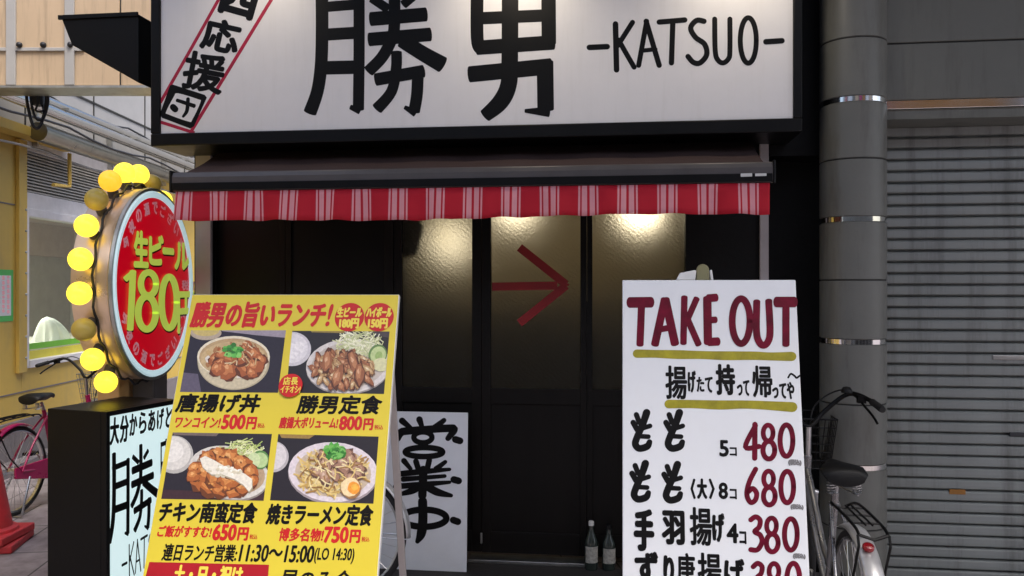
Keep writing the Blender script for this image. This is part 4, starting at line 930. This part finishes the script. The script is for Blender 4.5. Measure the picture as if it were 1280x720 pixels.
MO_ = [([(158, 52, 1.1), (142, 100), (120, 150), (112, 180), (128, 198), (160, 190), (170, 172, .8)], 25), ([(116, 60), (128, 92)], 19), ([(103, 92), (120, 122)], 20), ([(128, 120), (172, 106)], 17), ([(128, 148), (165, 150)], 17)]
def shift(L_, dx, dy): return [([(q[0] + dx, q[1] + dy) + tuple(q[2:]) for q in p_], w_) for p_, w_ in L_]
MO_ = [(p_, w_ * 1.14) for p_, w_ in MO_]
for dx, dy in ((0, 0), (134, 0), (-5, 208), (126, 212)): strokes('lettering', TP, shift(MO_, dx, dy), k6, 'ink', tk)
lettering(TP, [('5', 899, 911, 550, 571), ('コ', 912, 921, 559, 570), ('〈', 863, 869.5, 598, 624), ('大', 871, 884, 598, 624), ('〉', 886, 893.5, 598, 624), ('8', 898, 910, 603, 624), ('コ', 912, 921, 611, 624), ('手', 792, 818, 636, 689), ('羽', 827, 856, 638, 681), ('揚', 862, 890, 634, 682, dict(bold=.045)), ('げ', 890, 906, 641, 678), ('4', 908, 923, 654, 679), ('コ', 924, 933, 664, 680),
     ('ず', 793, 823, 689, 733), ('り', 829, 843, 694, 733), ('唐', 846, 869, 691, 735, dict(bold=.045)), ('揚', 872, 902, 691, 736, dict(bold=.045)), ('げ', 905, 931, 698, 735)], 'ink', tk, bold=.085)
E8 = lambda dx, dy: [(ell(655 + dx, 135 + dy, 20, 32), 20), (ell(658 + dx, 205 + dy, 24, 36), 21)]
E0 = lambda dx, dy: [(ell(730 + dx, 166 + dy, 26, 64), 21)]
NUM = [([(603, 105), (562, 192), (618, 190)], 21), ([(601, 100), (600, 238)], 22)] + E8(0, 0) + E0(0, 0)
N2 = [([(604, 283), (578, 335), (568, 385), (582, 418), (602, 410), (608, 382), (592, 362), (574, 375)], 21)] + E8(2, 188) + E0(3, 190)
N3 = [([(584, 490), (604, 478), (622, 492), (618, 520), (600, 538), (622, 552), (630, 580), (612, 612), (584, 612)], 21)] + E8(14, 380) + E0(18, 384)
N4 = [([(594, 682), (612, 668), (630, 682), (626, 710), (610, 728), (634, 745), (634, 775), (610, 800)], 21)] + E8(24, 566) + E0(28, 566)
for L_ in (NUM, N2, N3, N4): strokes('lettering', TP, L_, k6, 'maroon_ink', tk)
lettering(TP, [('(税込)', 985, 1002, 574, 582.5), ('(税込)', 988, 1004.5, 630, 637.5), ('(税込)', 991, 1007, 691.5, 699)], 'grey_ink', tk, bold=.16)
# clamp on top of that board
cl = thing('spring_clamp', TP.p(.27, 0, -.01), 'small white clamp with a round olive knob on top of the TAKE OUT board', 'clamp')
TB = Plane(TP.p(0, 0, -.03), TEU, TEV)
mb = MB(); mb.prism([TB.p(*TB.px(x, y)) for x, y in ((845, 350), (850, 341), (868, 337.5), (870.5, 338), (869, 350))], -TP.n * .04); mb.build('arm', 'off_white', cl, bevel=.002)
mb = MB(); mb.prism([TB.p(*TB.px(x, y)) for x, y in ((887, 337.5), (890, 337), (892, 350), (888.5, 350))], -TP.n * .03); mb.build('arm', 'off_white', cl, bevel=.002)
mb = MB(); u, v = TB.px(878.5, 337.5); kc = TB.p(u, v, .0); rr = TB.px(886.5, 337.5)[0] - u
mb.prism([kc + TEU * (rr * math.cos(t)) + TEV * (rr * math.sin(t)) for t in [math.pi * i / 14 for i in range(15)]] + [kc - TEU * rr - TEV * .042, kc + TEU * rr - TEV * .042], -TP.n * .02); mb.build('knob', 'olive_plastic', cl, bevel=.003)

# ---------------------------------------------------------------- open-for-business poster board leaning by the door
EEV = (Z - EN * .05).normalized(); ep0 = FP(.17); u, v = ep0.px(583, 711)
EO = ep0.p(u, .057); EP = Plane(EO, EX, EEV)
ob_ = thing('open_board', EO, 'white board with brushed black Japanese characters and dots leaning by the door', 'sign board')
eu0 = EP.px(474, 640)[0]; et = EP.px(583, 516)[1]
mb = MB(); mb.obox(EO, EX, EP.n, EEV, (eu0, 0), (-.012, 0), (0, et)); mb.build('panel', 'paper_white', ob_, bevel=.002)
k7 = crop(460, 480, 3)
EI = [([(128, 138), (160, 165, .7)], 17), ([(193, 133), (203, 162, .7)], 17), ([(285, 136, .7), (250, 165)], 18), ([(108, 202, 1.1), (124, 182), (150, 176), (300, 166), (322, 172), (300, 204, .7)], 20), (ell(206, 200, 34, 20), 14), (ell(210, 255, 70, 17), 15), ([(205, 220), (200, 240)], 12), ([(328, 208), (345, 213)], 18),
      ([(180, 290), (190, 322)], 15), ([(230, 285), (222, 320)], 15), ([(135, 288), (160, 318, .7)], 15), ([(290, 292, .7), (256, 318)], 15), ([(106, 338), (210, 328), (306, 320, .6)], 15), ([(132, 357), (288, 345, .7)], 14), ([(105, 384), (210, 376), (306, 368, .6)], 15), ([(208, 322), (204, 418)], 22), ([(196, 382), (165, 400), (118, 414, .5)], 18), ([(214, 380), (260, 405), (312, 418, .5)], 20), ([(322, 358), (340, 363)], 18),
      (ell(210, 503, 84, 32), 17), ([(205, 440), (206, 510), (200, 560), (186, 590, .5)], 24), ([(320, 510), (337, 516)], 18)]
EI = [(p_, w_ * 1.45) for p_, w_ in EI]
strokes('lettering', EP, EI, k7, 'ink', ob_)

# ---------------------------------------------------------------- bottles on the step
for px, hpx, cap, lab in ((739, 57, 'cap_white', 'clear glass bottle with a white cap on the door step'), (761, 52, 'black_plastic', 'dark glass bottle with a black top on the door step')):
    fl = Plane(V((0, 0, .0555)), (1, 0, 0), (0, 1, 0)); u, v = fl.px(px, 711); b0 = V((u, v, .0555))
    k = .26 * hpx / 57
    bt = thing('glass_bottle', b0, lab, 'bottle', 'bottles on the door step')
    mb = MB(); mb.lathe([(.034, 0), (.037, .008), (.037, k * .55), (.034, k * .62), (.018, k * .76), (.0135, k * .82), (.0135, k * .94)], 28, b0); mb.build('glass', 'bottle_glass', bt, smooth=50)
    mb = MB(); mb.lathe([(.0155, k * .92), (.0155, k), (.012, k + .004)], 20, b0); mb.build('cap', cap, bt, smooth=40)
    mb = MB(); mb.lathe([(.0376, k * .16), (.0376, k * .5)], 24, b0, ux=(0, -1, 0), cap=False, a0=R(-60), a1=R(70)); mb.build('label', 'bottle_label', bt, smooth=40)

# ---------------------------------------------------------------- bicycles
def bicycle(label, fm, mm, km, spokes=28, group='parked bicycles', basket='black_metal', chain='black_plastic', bars='black_metal'):
    t = thing('bicycle', (0, 0, 0), label, 'bicycle', group)
    WB = 1.06; r = .33
    def wheel(x):
        mb = MB(); mb.tube([(x, -.045, r), (x, .045, r)], .022, 12)
        for i in range(spokes):
            a = 2 * math.pi * i / spokes; s_ = .02 if i % 2 else -.02; q = a + (.5 if i % 4 < 2 else -.5)
            mb.tube([(x + .02 * math.cos(q), s_, r + .02 * math.sin(q)), (x + .298 * math.cos(a), 0, r + .298 * math.sin(a))], .0016, 4, cap=False)
        wl = mb.build('wheel', 'steel', t)
        mb = MB(); mb.tube([(x + .312 * math.cos(2 * math.pi * i / 48), 0, r + .312 * math.sin(2 * math.pi * i / 48)) for i in range(48)], .0185, 10, closed=True); mb.build('tyre', 'rubber', wl, smooth=60)
        mb = MB(); mb.lathe([(.288, -.012), (.296, -.015), (.302, -.012), (.302, .012), (.296, .015), (.288, .012), (.288, -.012)], 48, (x, 0, r), (0, 1, 0), (1, 0, 0), cap=False); mb.build('rim', 'steel', wl, smooth=40)
    wheel(0); wheel(WB)
    def fender(x, a0, a1, name):
        mb = MB(); n = 22
        for i in range(n + 1):
            a = R(a0 + (a1 - a0) * i / n)
            for j in range(7):
                y = (j - 3) / 3; rr = .353 - .014 * y * y
                mb.v.append(V((x + rr * math.cos(a), y * .037, r + rr * math.sin(a))))
        for i in range(n):
            for j in range(6): k_ = i * 7 + j; mb.f.append((k_, k_ + 7, k_ + 8, k_ + 1)); mb.c.append(None)
        o = mb.build(name, fm, t, smooth=60); s = o.modifiers.new('thick', 'SOLIDIFY'); s.thickness = .002
        a = R(a0 if name == 'rear_fender' else a1); e = (x + .345 * math.cos(a), r + .345 * math.sin(a))
        k = MB()
        for y in (-.035, .035): k.tube([(x, y * 1.4, r), (e[0], y, e[1])], .0025, 5)
        k.build('stay', 'steel', o); return o
    rf = fender(0, 200, 62, 'rear_fender'); fender(WB, 130, -2 + 0, 'front_fender')
    bb_ = (.44, 0, .27); hl, hu = (.89, 0, .62), (.845, 0, .79)
    mb = MB(); mb.tube([bb_, (.31, 0, .74)], .016, 10); mb.tube([hl, hu], .02, 12)
    mb.tube(smooth_path([(.885, 0, .65), (.74, 0, .52), (.58, 0, .37), bb_], 5), .017, 10); mb.tube(smooth_path([(.865, 0, .73), (.70, 0, .60), (.53, 0, .45), (.40, 0, .40)], 5), .014, 10)
    for y in (-1, 1):
        mb.tube([(bb_[0], y * .03, bb_[2]), (0, y * .06, r)], .009, 8); mb.tube([(.33, y * .015, .69), (.12, y * .05, .50), (0, y * .06, r)], .008, 8)
    mb.build('frame', mm, t, smooth=50)
    mb = MB(); mb.tube([(.89, 0, .61), (.84, 0, .80), (.825, 0, .93)], .014, 10); mb.tube([(.90, -.056, .595), (.89, 0, .615), (.90, .056, .595)], .016, 10)
    for y in (-1, 1): mb.tube([hl, (.90, y * .05, .60), (.93, y * .055, .52), (WB, y * .055, r)], [.014, .013, .012, .009], 8)
    mb.build('fork', 'steel', t, smooth=50)
    mb = MB()
    mb.tube(smooth_path([(.63, -.27, 1.055), (.74, -.265, 1.07), (.84, -.19, 1.09), (.86, -.08, 1.0), (.83, 0, .93), (.86, .08, 1.0), (.84, .19, 1.09), (.74, .265, 1.07), (.63, .27, 1.055)], 5), .011, 10)
    hb = mb.build('handlebar', bars, t, smooth=60)
    for y in (-1, 1):
        mb = MB(); mb.tube([(.59, y * .272, 1.05), (.61, y * .272, 1.053), (.70, y * .268, 1.064), (.72, y * .266, 1.067)], [.014, .0165, .0155, .017], 12); mb.build('grip', 'rubber', hb, smooth=60)
        mb = MB(); mb.tube(smooth_path([(.79, y * .225, 1.07), (.74, y * .235, 1.045), (.66, y * .25, 1.01), (.61, y * .255, .985)], 4), .006, 6); mb.box(.765, .80, y * .232 - .018, y * .232 + .018, .055 + 1.0, 1.09); mb.build('brake_lever', 'black_metal', hb, smooth=40)
    mb = MB()
    for y in (-1, 1): mb.tube(smooth_path([(.80, y * .22, 1.075), (.90, y * .16, 1.10), (.96, y * .05, 1.0), (.92, y * .03, .80), (.90, y * .02, .70)], 6), .004, 6)
    mb.build('brake_cable', 'rubber', hb, smooth=60)
    mb = MB(); mb.lathe([(.002, .03), (.016, .027), (.025, .012), (.026, 0)], 20, (.80, -.17, 1.10)); mb.build('bell', 'black_plastic', hb, smooth=50)
    # saddle with springs
    mb = MB(); L_ = [(-.13, .09, .0), (-.115, .105, .014), (-.06, .108, .022), (0, .085, .016), (.06, .05, .012), (.13, .028, .014), (.16, .018, .004)]; nn = 14
    for x, hw_, z in L_:
        for k in range(nn):
            q = 2 * math.pi * k / nn; mb.v.append(V((.26 + x, .84 * hw_ * math.cos(q), .835 + z + (.026 if math.sin(q) > 0 else .034) * math.sin(q) * (1 if hw_ > .03 else .6))))
    for i in range(len(L_) - 1):
        for k in range(nn): l = (k + 1) % nn; mb.f.append((i * nn + k, i * nn + l, (i + 1) * nn + l, (i + 1) * nn + k)); mb.c.append(None)
    mb.f += [tuple(range(nn)), tuple(range((len(L_) - 1) * nn, len(L_) * nn))]; mb.c += [None, None]
    sd = mb.build('saddle', km, t, smooth=60)
    mb = MB(); mb.tube([(.31, 0, .74), (.285, 0, .80)], .012, 8)
    for y in (-.05, .05): mb.tube([(.17 + .016 * math.cos(i * 1.2), y + .016 * math.sin(i * 1.2), .765 + i * .002) for i in range(24)], .003, 5)
    mb.tube([(.15, -.05, .765), (.19, -.05, .762), (.30, 0, .77), (.19, .05, .762), (.15, .05, .765)], .004, 6); mb.build('seat_spring', 'steel', sd, smooth=40)
    # rear rack
    mb = MB()
    for y in (-.05, .05): mb.tube(smooth_path([(.24, y * .6, .70), (.15, y, .73), (-.16, y, .73), (-.235, y, .715)], 4), .006, 6)
    mb.tube([(-.235, -.05, .715), (-.245, 0, .70), (-.235, .05, .715)], .006, 6)
    for x in (.08, -.03, -.14): mb.tube([(x, -.05, .731), (x, .05, .731)], .004, 6)
    mb.tube([(-.18, -.012, .735), (.1, -.012, .735)], .004, 6); mb.tube([(-.18, .012, .735), (.1, .012, .735)], .004, 6)
    for y in (-.054, .054): mb.tube([(-.235, y, .715), (-.25, y, .68), (-.12, y, .45), (0, y, r)], .005, 6)
    mb.build('rack', 'black_metal', t, smooth=50)
    mb = MB(); a = R(118); e = V((.358 * math.cos(a), 0, r + .36 * math.sin(a))); nv = V((math.cos(a), 0, math.sin(a))); mb.lathe([(.010, -.006), (.021, .0), (.021, .010), (.015, .015), (.002, .017)], 24, e, nv, (0, 1, 0)); mb.build('reflector', 'reflector', rf, smooth=50)
    # basket of wire
    mb = MB(); bx0, bx1, by, z0_, z1_ = .93, 1.24, .16, .70, .95
    def ring(z, k): mb.tube([(bx0 + .03 * (1 - k), -by + .03 * (1 - k), z), (bx1 - .05 * (1 - k), -by + .03 * (1 - k), z), (bx1 - .05 * (1 - k), by - .03 * (1 - k), z), (bx0 + .03 * (1 - k), by - .03 * (1 - k), z)], .0045 if k in (0, 1) else .0025, 5, closed=True)
    for i in range(7): ring(z0_ + (z1_ - z0_) * i / 6, i / 6)
    for i in range(11):
        x0_ = bx0 + (bx1 - bx0) * i / 10; xb = bx0 + .03 + (bx1 - .05 - bx0 - .03) * i / 10
        for y in (-1, 1): mb.tube([(x0_, y * by, z1_), (xb, y * (by - .03), z0_)], .0025, 4)
        mb.tube([(xb, -by + .03, z0_), (xb, by - .03, z0_)], .0025, 4)
    for i in range(1, 11):
        y = -by + 2 * by * i / 11; yb = (by - .03) / by * y
        mb.tube([(bx0, y, z1_), (bx0 + .03, yb, z0_)], .0025, 4); mb.tube([(bx1, y, z1_), (bx1 - .05, yb, z0_)], .0025, 4)
    mb.build('basket', basket, t)
    mb = MB(); pts = [(-.06, r + .035), (.36, .37), (.46, .375), (.53, .33), (.54, .26), (.49, .2), (.40, .19), (-.06, r - .045)]
    mb.prism([V((x, -.058, z)) for x, z in pts], V((0, .022, 0))); mb.build('chain_guard', chain, t, bevel=.005)
    mb = MB(); mb.tube([(.44, -.09, .27), (.44, .09, .27)], .014, 10); mb.tube([(.44, -.085, .27), (.53, -.09, .15)], .009, 8); mb.tube([(.44, .085, .27), (.35, .09, .39)], .009, 8)
    ck = mb.build('crank', 'steel', t, smooth=40)
    for x, y, z in ((.53, -.14, .15), (.35, .14, .39)): mb = MB(); mb.box(x - .045, x + .045, y - .04, y + .04, z - .012, z + .012); mb.build('pedal', 'black_plastic', ck, bevel=.004)
    mb = MB(); mb.tube([(.06, .075, .28), (-.06, .10, .02), (-.06, .10, .005)], .008, 8); mb.tube([(.06, -.075, .28), (-.06, -.10, .02), (-.06, -.10, .005)], .008, 8); mb.tube([(-.06, -.1, .008), (-.06, .1, .008)], .007, 8); mb.build('kickstand', 'steel', t, smooth=40)
    return t
def place(t, x, y, ang, sc=1.0, lean=0): t.location = (x, y, 0); t.rotation_euler = (R(lean), 0, ang); t.scale = (sc,) * 3
b1 = bicycle('dark city bicycle with chrome rear fender and red reflector against the round column', 'fender_silver', 'silver_paint', 'black_plastic')
place(b1, 1.325, 3.24, math.atan2(.985, .13), 1.0)
b2 = bicycle('magenta bicycle with a black saddle and grey basket beside the yellow shop', 'magenta_paint', 'magenta_paint', 'black_plastic', basket='dull_steel', chain='magenta_paint')
place(b2, -3.49, 5.9, math.atan2(.985, .13), .95)
b3 = bicycle('grey bicycle almost hidden behind the yellow menu board', 'fender_silver', 'grey_paint', 'black_plastic')
ang = -TH; place(b3, -.87 - 1.06 * math.cos(ang), 4.36 - 1.06 * math.sin(ang), ang)

# ---------------------------------------------------------------- traffic cone
cx, cy = at(-14, 0, 5.2).x, 5.2
cone = thing('traffic_cone', (cx, cy, 0), 'faded red traffic cone beside the magenta bicycle', 'cone')
mb = MB(); mb.lathe([(.165, .098), (.16, .115), (.13, .125), (.028, .70), (.02, .71)], 40, (cx, cy, 0)); mb.build('cone_body', 'cone_red', cone, smooth=40)
for z, k, a in ((0.0, .195, 12), (.05, .185, 2)):
    mb = MB(); c, s_ = math.cos(R(a)), math.sin(R(a)); mb.obox((cx, cy, 0), (c, s_, 0), (-s_, c, 0), Z, (-k, k), (-k, k), (z + .002, z + .048)); mb.build('base', 'cone_red', cone, bevel=.008)

# ---------------------------------------------------------------- shops across the street (behind the camera, seen only in reflections)
op = thing('shop_row', (0, -6, 0), 'row of shops facing the black shopfront from across the street', 'building')
mb = MB(); mb.box(-14, 14, -6.6, -6, 0, 6.4); mb.build('wall', 'panel_grey', op)
for i, (x, wd, col) in enumerate(((-9, 3, 'red_print'), (-4.5, 3.4, 'board_white'), (.2, 2, 'cladding'), (2.6, 1.6, 'magenta_paint'), (4.6, 1.8, 'sticker_orange'), (7.2, 2.4, 'board_white'), (10.5, 3, 'cladding'))):
    mb = MB(); mb.box(x - wd / 2, x + wd / 2, -5.99, -5.85, 4.2, 5.5); mb.build('sign_panel', col, op)
    mb = MB(); mb.box(x - wd / 2, x + wd / 2, -5.999, -5.97, .1, 2.4); mb.build('window', 'pane_dark', op)
ca = thing('added_shade_slab', (6, 2, 4.9), 'unseen canopy slab added over the pavement to shade the shopfronts', 'canopy')  # out-of-view slab, added to keep sky and sun off the shopfront
mb = MB(); mb.box(-2.3, 12, 1.0, 4.35, 4.9, 5.1); mb.build('slab', 'panel_grey', ca, bevel=.01)
mb = MB(); mb.box(-2.31, 12.01, .94, .99, 4.75, 5.15); mb.build('edge', 'black_metal', ca)
for o in bpy.data.objects:
    if '_at' in o: del o['_at']
